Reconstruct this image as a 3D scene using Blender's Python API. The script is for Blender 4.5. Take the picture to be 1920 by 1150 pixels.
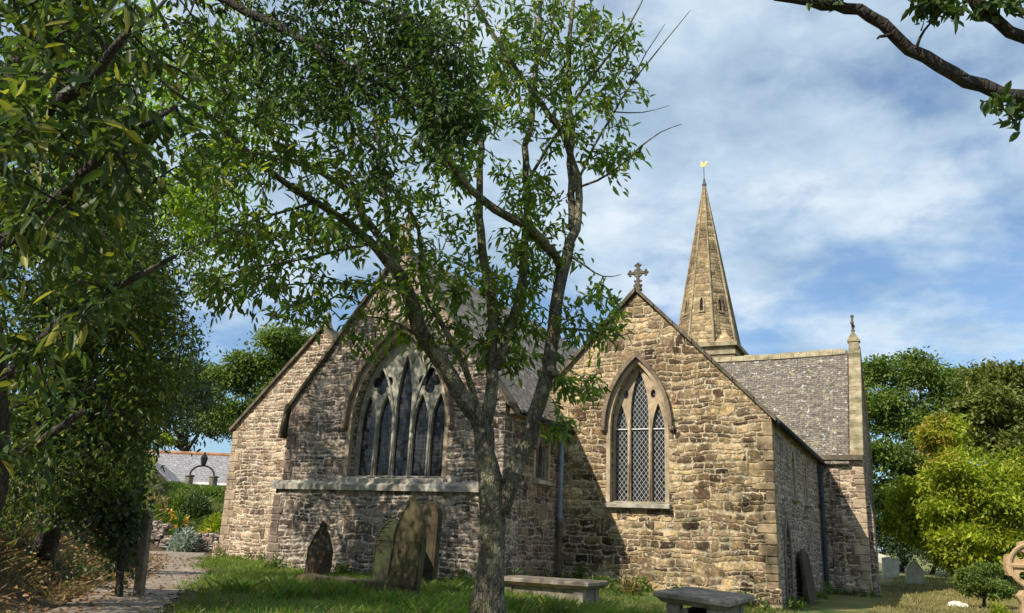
import bpy, bmesh, math, random
import numpy as np
from mathutils import Vector, Matrix
from mathutils.geometry import tessellate_polygon

for o in list(bpy.data.objects): bpy.data.objects.remove(o)
SC = bpy.context.scene
COL = SC.collection
R = math.radians
rng = np.random.default_rng(7)
random.seed(7)

# ------------------------------------------------------------------ camera
F, YAW, PITCH, ROLL = 1539.2, R(26.51), R(15.57), R(2.479)
CAM = np.array([0, 0, 1.6])
Ff = np.array([-math.sin(YAW)*math.cos(PITCH), math.cos(YAW)*math.cos(PITCH), math.sin(PITCH)])
_r = np.array([math.cos(YAW), math.sin(YAW), 0]); _u = np.cross(_r, Ff)
Rr = math.cos(ROLL)*_r + math.sin(ROLL)*_u
Uu = -math.sin(ROLL)*_r + math.cos(ROLL)*_u
HN = np.array([-math.sin(YAW), math.cos(YAW), 0])
def ray(px, py): return Ff + Rr*(px-960)/F - Uu*(py-575)/F
def onY(px, py, Y): d = ray(px, py); return CAM + d*Y/d[1]          # survey helpers: where a sight line
def onX(px, py, X): d = ray(px, py); return CAM + d*X/d[0]          # meets a wall, the ground or an upright
def onZ(px, py, Z): d = ray(px, py); return CAM + d*(Z-1.6)/d[2]    # plane a given way off
def atv(px, py, dh): d = ray(px, py); return CAM + d*dh/(d@HN)
cam = bpy.data.objects.new('camera', bpy.data.cameras.new('camera')); COL.objects.link(cam)
cam.data.sensor_width = 36; cam.data.lens = F/1920*36; cam.data.clip_end = 3000; cam.data.clip_start = .05
M = Matrix((Rr, Uu, -Ff)).transposed().to_4x4(); M.translation = Vector(CAM); cam.matrix_world = M
SC.camera = cam

# ------------------------------------------------------------------ light
LDIR = Vector((.48, 1.1, -1.0)).normalized()
SUN_EL = math.asin(-LDIR.z); SUN_ROT = math.atan2(-LDIR.x, -LDIR.y)
sun = bpy.data.objects.new('sun', bpy.data.lights.new('sun', 'SUN')); COL.objects.link(sun)
sun.data.energy = 3.9; sun.data.angle = R(.5); sun.data.color = (1, .92, .78)
sun.rotation_euler = LDIR.to_track_quat('-Z', 'Y').to_euler()
W = bpy.data.worlds.new('World'); SC.world = W; W.use_nodes = True
SC.view_settings.view_transform = 'Standard'; SC.view_settings.look = 'None'
SC.view_settings.exposure = .68; SC.view_settings.gamma = 1

# ------------------------------------------------------------------ node helpers
class NT:
    def __init__(s, tree): s.t = tree; s.n = tree.nodes; s.l = tree.links
    def new(s, typ, **kw):
        n = s.n.new(typ)
        for k, v in kw.items():
            if k.startswith('i_'):
                k = k[2:]; k = int(k) if k.isdigit() else k.replace('_', ' ')
                s.put(n, k, v)
            else: setattr(n, k, v)
        return n
    def put(s, n, k, v):
        if isinstance(v, bpy.types.NodeSocket): s.l.new(v, n.inputs[k])
        else: n.inputs[k].default_value = v
    def math(s, op, a, b=0., c=0., clamp=False):
        n = s.new('ShaderNodeMath', operation=op, use_clamp=clamp); s.put(n, 0, a); s.put(n, 1, b); s.put(n, 2, c); return n.outputs[0]
    def vmath(s, op, a, b=(0, 0, 0)):
        n = s.new('ShaderNodeVectorMath', operation=op); s.put(n, 0, a); s.put(n, 1, b); return n.outputs[0]
    def noise(s, vec, scale, detail=4, rough=.55, dim='3D', dist=0):
        n = s.new('ShaderNodeTexNoise', noise_dimensions=dim); s.put(n, 'Vector', vec); s.put(n, 'Scale', scale)
        s.put(n, 'Detail', detail); s.put(n, 'Roughness', rough); s.put(n, 'Distortion', dist); return n
    def ramp(s, fac, stops, interp='LINEAR'):
        n = s.new('ShaderNodeValToRGB'); s.put(n, 'Fac', fac); e = n.color_ramp.elements; n.color_ramp.interpolation = interp
        while len(e) < len(stops): e.new(.5)
        for k, (p, c) in zip(e, stops):
            k.position = p; k.color = (c, c, c, 1) if not hasattr(c, '__len__') else (*c, 1)
        return n.outputs['Color']
    def mix(s, fac, a, b, mode='MIX'):
        n = s.new('ShaderNodeMix', data_type='RGBA', blend_type=mode); s.put(n, 0, fac)
        for k, v in ((6, a), (7, b)):
            if not isinstance(v, bpy.types.NodeSocket): v = (*v, 1) if len(v) == 3 else v
            s.put(n, k, v)
        return n.outputs[2]
    def mixf(s, fac, a, b):
        n = s.new('ShaderNodeMix', data_type='FLOAT'); s.put(n, 0, fac); s.put(n, 2, a); s.put(n, 3, b); return n.outputs[0]
    def sstep(s, v, lo, hi):
        n = s.new('ShaderNodeMapRange', interpolation_type='SMOOTHSTEP'); s.put(n, 0, v); s.put(n, 1, lo); s.put(n, 2, hi); return n.outputs[0]
    def bump(s, h, strength=.5, dist=.02, normal=None):
        n = s.new('ShaderNodeBump'); s.put(n, 'Height', h); s.put(n, 'Strength', strength); s.put(n, 'Distance', dist)
        if normal: s.put(n, 'Normal', normal)
        return n.outputs[0]
def material(name):
    m = bpy.data.materials.new(name); m.use_nodes = True; t = NT(m.node_tree); t.n.clear()
    out = t.new('ShaderNodeOutputMaterial'); b = t.new('ShaderNodeBsdfPrincipled'); t.l.new(b.outputs[0], out.inputs[0])
    t.b = b; t.out = out; t.put(b, 'Roughness', .9); t.put(b, 'Specular IOR Level', .25)
    return m, t

# ------------------------------------------------------------------ sky
w = NT(W.node_tree); w.n.clear()
sky = w.new('ShaderNodeTexSky', sky_type='NISHITA', sun_disc=False); sky.sun_elevation = SUN_EL; sky.sun_rotation = SUN_ROT
sky.air_density = 1.0; sky.dust_density = .6; sky.ozone_density = 2.5
geo = w.new('ShaderNodeTexCoord').outputs['Generated']
sep = w.new('ShaderNodeSeparateXYZ', i_0=geo)
zz = w.math('ADD', w.math('MAXIMUM', sep.outputs[2], 0.), .22)
cu = w.new('ShaderNodeCombineXYZ', i_0=w.math('DIVIDE', sep.outputs[0], zz), i_1=w.math('DIVIDE', sep.outputs[1], zz), i_2=.37).outputs[0]
cu = w.vmath('ADD', cu, (2.35, .6, 0))
warp = w.noise(cu, 2.2, 4).outputs['Color']
cu2 = w.vmath('ADD', cu, w.vmath('MULTIPLY', w.vmath('SUBTRACT', warp, (.5, .5, .5)), (.14, .14, 0)))
big = w.noise(cu2, 1.7, 3, .5).outputs[0]
fine = w.noise(cu2, 4.6, 9, .6).outputs[0]
dens = w.math('ADD', w.math('MULTIPLY', big, .52), w.math('MULTIPLY', fine, .48))
elev = w.sstep(sep.outputs[2], .10, .40)
dens = w.math('ADD', dens, w.math('MULTIPLY', w.math('SUBTRACT', elev, .68), .20))
cl = w.math('ADD', .22, w.math('MULTIPLY', w.sstep(dens, .40, .58), .76))
shade = w.noise(cu2, 3.0, 8, .6).outputs[0]
ccol = w.ramp(shade, [(.34, (3.2, 4.3, 5.4)), (.50, (4.6, 5.75, 6.8)), (.66, (6.7, 7.4, 7.9))])
skyc = w.mix(1, sky.outputs[0], (.72, .92, 1.08), 'MULTIPLY')
mixc = w.mix(w.math('MULTIPLY', cl, .90), skyc, ccol)
bg = w.new('ShaderNodeBackground', i_Color=mixc, i_Strength=.083)
wo = w.new('ShaderNodeOutputWorld'); w.l.new(bg.outputs[0], wo.inputs[0])

# ------------------------------------------------------------------ materials
def stone_mat(name, pal, mortar, h=.15, ln=.34, bump=.8, lichen=.5, lich_col=(.50, .47, .38), stain=.55, big=.56, mort_w=.012, wob=1.):
    "coursed rubble: rows of uneven height cut into stones of uneven length, ragged joints"
    m, t = material(name)
    uv = t.new('ShaderNodeUVMap').outputs[0]
    n1 = t.vmath('MULTIPLY', t.vmath('SUBTRACT', t.noise(uv, 1.3, 2, dim='2D').outputs['Color'], (.5, .5, .5)), (.10*wob, .22*wob, 0))
    n2 = t.vmath('MULTIPLY', t.vmath('SUBTRACT', t.noise(uv, 5.5, 3, dim='2D').outputs['Color'], (.5, .5, .5)), (.10*wob, .085*wob, 0))
    n3 = t.vmath('MULTIPLY', t.vmath('SUBTRACT', t.noise(uv, 22, 3, dim='2D').outputs['Color'], (.5, .5, .5)), (.03*wob, .028*wob, 0))
    p = t.vmath('ADD', t.vmath('ADD', uv, n1), t.vmath('ADD', n2, n3)); sp = t.new('ShaderNodeSeparateXYZ', i_0=p); u, v = sp.outputs[0], sp.outputs[1]
    def courses(h, ln, seed):
        vv = t.math('DIVIDE', t.math('ADD', v, t.math('MULTIPLY', t.math('SINE', t.math('MULTIPLY', v, 1.9/h+seed)), h*.22)), h)
        r = t.math('FLOOR', vv); f = t.math('FRACT', vv); dv = t.math('MULTIPLY', t.math('MINIMUM', f, t.math('SUBTRACT', 1., f)), h)
        hs = t.new('ShaderNodeTexWhiteNoise', noise_dimensions='1D', i_W=t.math('ADD', r, seed)).outputs[0]
        w_ = t.math('ADD', t.math('DIVIDE', u, ln), t.math('ADD', t.math('MULTIPLY', hs, 37.), t.math('MULTIPLY', r, 11.3)))
        a = t.new('ShaderNodeTexVoronoi', voronoi_dimensions='1D', feature='F1', i_W=w_, i_Scale=1., i_Randomness=.9)
        e = t.new('ShaderNodeTexVoronoi', voronoi_dimensions='1D', feature='DISTANCE_TO_EDGE', i_W=w_, i_Scale=1., i_Randomness=.9)
        cid = t.math('ADD', t.math('MULTIPLY', t.new('ShaderNodeSeparateColor', i_0=a.outputs['Color']).outputs[0], 91.), t.math('MULTIPLY', r, 3.7))
        c = t.new('ShaderNodeTexWhiteNoise', noise_dimensions='1D', i_W=cid).outputs['Color']
        return c, t.math('SMOOTH_MIN', t.math('MULTIPLY', e.outputs['Distance'], ln), dv, .03)
    cc, dd = courses(h, ln, 3.1)
    if big:
        c2, d2 = courses(h*2, ln*1.35, 7.7); msk = t.sstep(t.noise(uv, .9, 2, dim='2D').outputs[0], big, big+.006)
        cc = t.mix(msk, cc, c2); dd = t.mixf(msk, dd, d2)
    sc = t.new('ShaderNodeSeparateColor', i_0=cc)
    n = len(pal); col = t.ramp(sc.outputs[0], [((k+.5)/n, c) for k, c in enumerate(pal)])
    patch = t.noise(uv, .55, 3, dim='2D').outputs[0]
    col = t.mix(1, col, t.ramp(sc.outputs[1], [(0, .58), (1, 1.35)]), 'MULTIPLY')
    mot = t.noise(uv, 16, 6, .7, dim='2D').outputs[0]
    col = t.mix(1, col, t.ramp(mot, [(.28, .42), (.5, 1.0), (.72, 1.5)]), 'MULTIPLY')
    m2 = t.noise(t.vmath('ADD', uv, (31, 17, 0)), 5, 5, .7, dim='2D').outputs[0]
    col = t.mix(1, col, t.ramp(m2, [(.3, .68), (.5, 1.0), (.7, 1.28)]), 'MULTIPLY')
    col = t.mix(t.math('MULTIPLY', t.sstep(patch, .44, .64), stain), col, t.mix(1, col, (.42, .38, .36), 'MULTIPLY'))
    p2 = t.noise(t.vmath('ADD', uv, (51, 23, 0)), 1.5, 6, .68, dim='2D').outputs[0]
    col = t.mix(1, col, t.ramp(p2, [(.32, (.50, .47, .46)), (.48, (.92, .91, .90)), (.66, (1.22, 1.20, 1.17))]), 'MULTIPLY')
    mn = t.noise(uv, 4, 4, dim='2D').outputs[0]
    mw = t.math('MULTIPLY', t.sstep(mn, .30, .66), mort_w*1.6)
    mm = t.math('SUBTRACT', 1., t.sstep(dd, t.math('MULTIPLY', mw, .5), t.math('ADD', mw, .008)))
    mcol = t.mix(1, mortar, t.ramp(t.noise(uv, 9, 5, .65, dim='2D').outputs[0], [(.3, .30), (.7, 1.35)]), 'MULTIPLY')
    col = t.mix(mm, col, mcol)
    li = t.noise(t.vmath('ADD', uv, (13.1, 4.7, 0)), 7.5, 7, .72, dim='2D').outputs[0]
    col = t.mix(t.math('MULTIPLY', t.sstep(li, .57, .66), lichen), col, lich_col)
    li2 = t.noise(t.vmath('ADD', uv, (3.1, 44.7, 0)), 2.2, 7, .75, dim='2D').outputs[0]
    col = t.mix(t.math('MULTIPLY', t.sstep(li2, .60, .70), lichen*.6), col, (.36, .25, .07))
    t.put(t.b, 'Base Color', col)
    hh = t.math('ADD', t.math('MULTIPLY', t.sstep(dd, 0., .04), .8), t.math('ADD', t.math('MULTIPLY', mot, .5), t.math('MULTIPLY', sc.outputs[2], .45)))
    t.put(t.b, 'Normal', t.bump(hh, bump, .05))
    return m
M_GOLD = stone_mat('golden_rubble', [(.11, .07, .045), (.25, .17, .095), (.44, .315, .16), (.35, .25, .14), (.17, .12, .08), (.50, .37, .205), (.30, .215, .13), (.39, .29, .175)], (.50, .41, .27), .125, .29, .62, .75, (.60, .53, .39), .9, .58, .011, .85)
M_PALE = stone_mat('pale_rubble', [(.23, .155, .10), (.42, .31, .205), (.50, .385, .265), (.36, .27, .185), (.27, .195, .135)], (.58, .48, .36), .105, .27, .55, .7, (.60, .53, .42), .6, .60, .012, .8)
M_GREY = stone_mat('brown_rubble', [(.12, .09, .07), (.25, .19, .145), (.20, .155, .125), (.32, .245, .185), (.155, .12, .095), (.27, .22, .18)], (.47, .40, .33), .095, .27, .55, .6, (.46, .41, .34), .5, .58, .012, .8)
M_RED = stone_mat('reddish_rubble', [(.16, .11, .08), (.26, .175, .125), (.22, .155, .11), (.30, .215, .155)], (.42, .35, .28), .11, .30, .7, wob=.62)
M_SPIRE = stone_mat('spire_stone', [(.33, .245, .135), (.37, .28, .16), (.31, .23, .13), (.35, .265, .15)], (.22, .165, .10), .15, .42, .5, .8, (.42, .35, .22), .8, 0, .006, .5)

def rough_mat(name, c1, c2, scale=9, bump=.4, spec=None, speck=.5, speckc=(.5, .48, .42), green=0):
    m, t = material(name)
    co = t.new('ShaderNodeTexCoord').outputs['Object']
    n1 = t.noise(co, scale, 8, .68).outputs[0]; n2 = t.noise(co, scale*.23, 4).outputs[0]
    col = t.mix(t.sstep(n1, .32, .68), c1, c2)
    col = t.mix(1, col, t.ramp(n2, [(.3, .65), (.7, 1.3)]), 'MULTIPLY')
    sp = t.noise(co, scale*2.6, 6, .7).outputs[0]
    col = t.mix(t.math('MULTIPLY', t.sstep(sp, .60, .68), speck), col, speckc)
    if green: col = t.mix(t.math('MULTIPLY', t.sstep(t.noise(co, scale*.4, 5).outputs[0], .45, .62), green), col, (.07, .085, .03))
    t.put(t.b, 'Base Color', col); t.put(t.b, 'Normal', t.bump(n1, bump, .02))
    return m
M_DRESS = rough_mat('dressed_stone', (.30, .22, .14), (.44, .36, .25))
M_QUOIN = rough_mat('quoin_stone', (.18, .13, .08), (.37, .275, .165), 5, .5, speck=.6, speckc=(.52, .46, .34))
M_QUOINPALE = rough_mat('pale_quoin_stone', (.26, .19, .13), (.45, .35, .24), 5, .5, speck=.6, speckc=(.55, .48, .38))
M_BROWNQ = rough_mat('brown_quoin_stone', (.11, .08, .06), (.22, .165, .13), 7, speck=.3)
M_TRACERY = rough_mat('tracery_stone', (.25, .23, .19), (.42, .39, .32), 8, .3)
M_STRING = rough_mat('string_stone', (.24, .21, .17), (.46, .42, .36), 6, .5, speckc=(.60, .57, .5), green=.2)
M_COPING = rough_mat('coping_stone', (.07, .06, .045), (.16, .13, .09), 6)
M_COPLIGHT = rough_mat('pale_coping_stone', (.22, .175, .105), (.40, .34, .22), 5, .6, speck=.7, speckc=(.52, .48, .36), green=.35)
M_HOOD = rough_mat('hood_stone', (.14, .10, .07), (.26, .20, .14), 8)
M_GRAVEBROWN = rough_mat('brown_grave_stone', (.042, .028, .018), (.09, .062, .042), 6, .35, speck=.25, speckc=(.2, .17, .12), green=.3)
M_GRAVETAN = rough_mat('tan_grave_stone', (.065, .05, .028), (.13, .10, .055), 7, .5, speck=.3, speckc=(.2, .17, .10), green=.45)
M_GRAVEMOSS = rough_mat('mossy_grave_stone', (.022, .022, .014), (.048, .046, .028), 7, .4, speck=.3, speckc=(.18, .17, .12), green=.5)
M_TOMB = rough_mat('tomb_stone', (.15, .125, .095), (.30, .26, .21), 8, .4, speckc=(.42, .38, .3), green=.25)
M_SLAB = rough_mat('tomb_slab_stone', (.14, .115, .085), (.29, .24, .19), 7, .4)
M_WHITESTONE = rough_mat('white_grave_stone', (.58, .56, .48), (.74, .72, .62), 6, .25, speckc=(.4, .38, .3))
M_CROSS = rough_mat('carved_cross_stone', (.34, .22, .12), (.50, .35, .20), 9, .4)
M_WOOD = rough_mat('weathered_wood', (.16, .12, .08), (.26, .21, .15), 12, .4)
M_IRON = rough_mat('black_iron', (.02, .02, .022), (.035, .035, .04), 12, .1, speck=0)
M_PIPE = rough_mat('grey_pipe_paint', (.17, .21, .27), (.22, .27, .34), 6, .05, speck=.05)
M_PIPEDARK = rough_mat('dark_pipe_paint', (.035, .042, .055), (.06, .07, .085), 6, .05, speck=.05)
M_PIPERUST = rough_mat('old_iron_pipe', (.07, .055, .04), (.13, .10, .075), 10, .2, speck=.1)
M_LEAD = rough_mat('lead', (.10, .10, .10), (.17, .17, .165), 8, .2, speck=.1)
M_CREAM = rough_mat('cream_render', (.66, .56, .36), (.76, .66, .45), 3, .1, speck=0)
M_GREYWALL = rough_mat('grey_render', (.22, .20, .17), (.32, .29, .24), 5, .2)
M_WHITE = rough_mat('white_paint', (.72, .72, .70), (.8, .8, .78), 5, .05, speck=0)
M_DARK = rough_mat('interior_shade', (.012, .012, .014), (.02, .02, .022), 5, 0, speck=0)  # near-black colour stands in for the shade inside openings and hollows
M_DOOR = rough_mat('old_oak', (.035, .028, .02), (.07, .055, .04), 10, .3, speck=.1)
M_TERRA = rough_mat('terracotta', (.36, .17, .08), (.48, .26, .14), 6, .2, speck=.2)
M_GILT, _t = material('gilded_copper'); _t.put(_t.b, 'Base Color', (.50, .25, .07, 1)); _t.put(_t.b, 'Metallic', .7); _t.put(_t.b, 'Roughness', .4)

def slate_mat(name, c1, c2, c3, lich, sx, sy, amount):
    m, t = material(name)
    uv = t.new('ShaderNodeUVMap').outputs[0]
    wob = t.vmath('MULTIPLY', t.vmath('SUBTRACT', t.noise(uv, 2.5, 3, dim='2D').outputs['Color'], (.5, .5, .5)), (.09, .06, 0))
    q = t.vmath('ADD', uv, wob)
    b = t.new('ShaderNodeTexBrick', offset=.5, i_Vector=q, i_Scale=1., i_Mortar_Size=.006, i_Brick_Width=sx, i_Row_Height=sy, i_Color1=(0, 0, 0, 1), i_Color2=(1, 1, 1, 1), i_Mortar=(0, 0, 0, 1), i_Mortar_Smooth=.2, i_Bias=0.)
    v = t.new('ShaderNodeSeparateColor', i_0=b.outputs['Color']).outputs[0]
    col = t.ramp(v, [(-.0, c1), (.3, c2), (.8, c2), (1., c3)])
    n1 = t.noise(uv, 11, 7, .7, dim='2D').outputs[0]
    col = t.mix(1, col, t.ramp(n1, [(.3, .45), (.7, 1.55)]), 'MULTIPLY')
    col = t.mix(b.outputs['Fac'], col, (.03, .028, .025))
    yy = t.new('ShaderNodeSeparateXYZ', i_0=uv).outputs[1]
    l = t.noise(t.vmath('ADD', uv, (5, 9, 0)), 4.2, 8, .75, dim='2D').outputs[0]
    col = t.mix(t.math('MULTIPLY', t.sstep(l, .55, .64), amount), col, lich)
    l2 = t.noise(t.vmath('ADD', uv, (25, 3, 0)), 6.5, 5, .7, dim='2D').outputs[0]
    col = t.mix(t.math('MULTIPLY', t.sstep(l2, .62, .66), .9), col, (.55, .53, .50))
    t.put(t.b, 'Base Color', col); t.put(t.b, 'Roughness', .75)
    saw = t.math('FRACT', t.math('DIVIDE', new_y(t, q), sy))
    h = t.math('ADD', t.math('MULTIPLY', t.math('SUBTRACT', 1., saw), .8), t.math('ADD', t.math('MULTIPLY', n1, .3), t.math('MULTIPLY', v, .5)))
    t.put(t.b, 'Normal', t.bump(h, .7, .03))
    return m
def new_y(t, q): return t.new('ShaderNodeSeparateXYZ', i_0=q).outputs[1]
M_SLATE = slate_mat('lichened_slate', (.10, .085, .07), (.17, .145, .12), (.25, .215, .175), (.32, .28, .17), .21, .085, .75)
M_SLATEGREY = slate_mat('grey_slate', (.21, .20, .215), (.26, .25, .265), (.32, .31, .325), (.3, .29, .26), .3, .2, .15)
M_LEANSLATE = slate_mat('pale_old_slate', (.25, .23, .20), (.33, .30, .26), (.40, .37, .32), (.42, .39, .27), .3, .14, .5)

def lattice_mat(name, wires, sx, sy, diamond, wire_w):
    m, t = material(name)
    uv = t.new('ShaderNodeUVMap').outputs[0]
    s = t.new('ShaderNodeSeparateXYZ', i_0=uv); x = t.math('DIVIDE', s.outputs[0], sx); y = t.math('DIVIDE', s.outputs[1], sy)
    if diamond: a = t.math('ADD', x, y); b = t.math('SUBTRACT', x, y)
    else: a, b = x, y
    def line(v): return t.math('SUBTRACT', 1., t.sstep(t.math('ABSOLUTE', t.math('SUBTRACT', t.math('FRACT', v), .5)), wire_w*.6, wire_w))
    ln = t.math('MAXIMUM', line(a), line(b))
    ia = t.math('FLOOR', t.math('ADD', a, .5)); ib = t.math('FLOOR', t.math('ADD', b, .5))
    cell = t.new('ShaderNodeTexWhiteNoise', noise_dimensions='2D', i_Vector=t.new('ShaderNodeCombineXYZ', i_0=ia, i_1=ib).outputs[0])
    pane = t.mix(cell.outputs[0], (.010, .011, .013), (.035, .036, .040))
    t.put(t.b, 'Base Color', t.mix(ln, pane, wires))
    t.put(t.b, 'Roughness', t.mixf(ln, .12, .7)); t.put(t.b, 'Specular IOR Level', t.mixf(ln, .32, .2))
    tilt = t.vmath('MULTIPLY', t.vmath('SUBTRACT', cell.outputs['Color'], (.5, .5, .5)), (.11, .11, .11))
    nn = t.vmath('NORMALIZE', t.vmath('ADD', t.new('ShaderNodeNewGeometry').outputs['Normal'], tilt))
    t.put(t.b, 'Normal', nn)
    return m
M_LATTICE = lattice_mat('leaded_diamond_glass', (.40, .40, .38), .10, .135, True, .062)
M_GRID = lattice_mat('meshed_glass', (.05, .047, .055), .10, .085, False, .08)

def leaf_mat(name, cols, trans=.35, gloss=.35):
    m, t = material(name)
    g = t.new('ShaderNodeNewGeometry')
    rnd = g.outputs['Random Per Island']
    col = t.ramp(rnd, [(k/(len(cols)-1), c) for k, c in enumerate(cols)])
    co = t.new('ShaderNodeTexCoord').outputs['Object']
    col = t.mix(1, col, t.ramp(t.noise(co, .9, 3).outputs[0], [(.3, .7), (.7, 1.35)]), 'MULTIPLY')
    t.put(t.b, 'Base Color', col); t.put(t.b, 'Roughness', .45); t.put(t.b, 'Specular IOR Level', gloss)
    tr = t.new('ShaderNodeBsdfTranslucent', i_Color=t.mix(1, col, (1.7, 1.9, .8), 'MULTIPLY'))
    ms = t.new('ShaderNodeMixShader', i_0=trans, i_1=t.b.outputs[0], i_2=tr.outputs[0])
    t.l.new(ms.outputs[0], t.out.inputs[0])
    return m
L_MAIN = leaf_mat('cherry_leaf', [(.055, .10, .02), (.085, .14, .027), (.14, .20, .035), (.075, .13, .03), (.09, .15, .028), (.17, .22, .04), (.065, .115, .024), (.34, .32, .05)], .52)
L_HOLM = leaf_mat('holm_leaf', [(.022, .045, .02), (.035, .065, .024), (.05, .085, .028), (.08, .125, .03), (.03, .055, .02)], .4, .25)
L_PALE = leaf_mat('backlit_leaf', [(.12, .19, .024), (.19, .27, .034), (.28, .35, .04), (.15, .22, .028)], .58)  # brightened colours carry the glow of light through the leaves
L_DARK = leaf_mat('bay_leaf', [(.028, .05, .015), (.045, .075, .018), (.085, .12, .026), (.05, .08, .02), (.07, .11, .022), (.10, .14, .03), (.045, .07, .02), (.30, .27, .05)], .38, .3)
L_IVY = leaf_mat('ivy_leaf', [(.03, .055, .02), (.05, .085, .028), (.09, .12, .035)], .25, .5)
L_BACK = leaf_mat('ash_leaf', [(.065, .105, .024), (.11, .16, .032), (.16, .21, .045), (.09, .135, .03)], .38)
L_BLUE = leaf_mat('sycamore_leaf', [(.03, .06, .03), (.05, .085, .04), (.065, .105, .045)], .25)
L_CREEP = leaf_mat('ivied_sycamore_leaf', [(.075, .095, .02), (.12, .14, .028), (.18, .19, .04)], .3)
L_LIME = leaf_mat('golden_laurel_leaf', [(.16, .21, .018), (.25, .29, .022), (.34, .35, .03), (.12, .18, .02)], .4)
L_ORANGE = leaf_mat('orange_tinged_leaf', [(.30, .22, .03), (.34, .20, .04), (.24, .24, .03)], .3)
L_OAK = leaf_mat('oak_leaf', [(.035, .06, .018), (.05, .085, .02), (.06, .10, .03)], .3)
L_GRASS = leaf_mat('grass_blade', [(.07, .135, .02), (.10, .185, .026), (.14, .225, .032), (.19, .21, .055), (.085, .16, .024), (.25, .21, .09)], .42)
L_DRY = leaf_mat('dry_grass_blade', [(.26, .19, .09), (.34, .26, .13), (.20, .17, .07), (.16, .17, .05), (.30, .22, .12)], .25, .1)
L_STRAW = leaf_mat('dead_stem', [(.19, .13, .075), (.28, .20, .11), (.15, .115, .055), (.12, .125, .045), (.22, .145, .085)], .3, .1)
L_BROWN = leaf_mat('fallen_leaf', [(.16, .08, .035), (.24, .13, .05), (.12, .07, .035), (.30, .19, .08)], .1, .2)
L_GARDEN = leaf_mat('garden_leaf', [(.06, .12, .02), (.10, .16, .03), (.18, .20, .04)], .3)
L_SILVER = leaf_mat('silver_leaf', [(.22, .27, .26), (.30, .35, .33)], .2)
L_FLOWER = leaf_mat('orange_flower', [(.55, .28, .04), (.6, .42, .06), (.5, .2, .05)], .3)
L_YELLOW = leaf_mat('yellow_leaf', [(.45, .36, .04), (.5, .3, .04)], .3)

def bark_mat(name, c1, c2, moss, lich):
    m, t = material(name)
    co = t.new('ShaderNodeTexCoord').outputs['Object']
    st = t.vmath('MULTIPLY', co, (1, 1, .42))
    n1 = t.noise(st, 22, 8, .7, dist=.6).outputs[0]; n2 = t.noise(co, 3.2, 5, .65).outputs[0]
    col = t.mix(t.sstep(n1, .35, .65), c1, c2)
    col = t.mix(t.math('MULTIPLY', t.sstep(n2, .50, .60), .75), col, lich)
    n3 = t.noise(t.vmath('ADD', co, (7, 3, 1)), 2.1, 6, .7).outputs[0]
    col = t.mix(t.math('MULTIPLY', t.sstep(n3, .52, .62), .7), col, moss)
    col = t.mix(t.sstep(t.noise(co, 42, 5, .7).outputs[0], .60, .66), col, lich)
    t.put(t.b, 'Base Color', col)
    v = t.new('ShaderNodeTexVoronoi', feature='DISTANCE_TO_EDGE', i_Vector=st, i_Scale=26.)
    t.put(t.b, 'Normal', t.bump(t.math('ADD', n1, t.sstep(v.outputs[0], 0., .2)), .9, .02))
    return m
B_MAIN = bark_mat('lichened_bark', (.045, .04, .03), (.16, .14, .10), (.13, .12, .035), (.27, .25, .17))
B_DARK = bark_mat('dark_bark', (.03, .024, .02), (.075, .06, .05), (.05, .05, .025), (.11, .10, .085))

B_OAK = bark_mat('oak_bark', (.022, .017, .015), (.05, .04, .034), (.035, .03, .02), (.06, .052, .045))  # darkened so the shade of the bough's silhouetted underside is in the colour
def ground_mat():
    m, t = material('turf')
    co = t.new('ShaderNodeTexCoord').outputs['Object']
    n1 = t.noise(co, 1.1, 5, .6).outputs[0]; n2 = t.noise(co, 14, 7, .7).outputs[0]
    green = t.mix(n2, (.045, .085, .018), (.11, .155, .04)); dry = t.mix(n2, (.22, .17, .06), (.38, .29, .11))
    col = t.mix(t.sstep(n1, .46, .62), green, dry)
    sp = t.new('ShaderNodeSeparateXYZ', i_0=co)
    far = t.math('MULTIPLY', t.sstep(sp.outputs[0], -3., -1.2), t.sstep(sp.outputs[1], 17., 26.))
    col = t.mix(t.math('MULTIPLY', far, .8), col, t.mix(t.sstep(n1, .40, .60), dry, green))
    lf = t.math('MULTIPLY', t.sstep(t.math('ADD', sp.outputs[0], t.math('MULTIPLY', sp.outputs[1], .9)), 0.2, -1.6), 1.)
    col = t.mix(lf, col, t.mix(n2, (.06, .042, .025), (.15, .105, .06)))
    t.put(t.b, 'Base Color', col); t.put(t.b, 'Normal', t.bump(n2, .6, .04))
    return m
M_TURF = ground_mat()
M_PATH = rough_mat('gravel', (.18, .145, .115), (.34, .28, .225), 16, .6, speck=.5, speckc=(.45, .41, .35))

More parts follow.
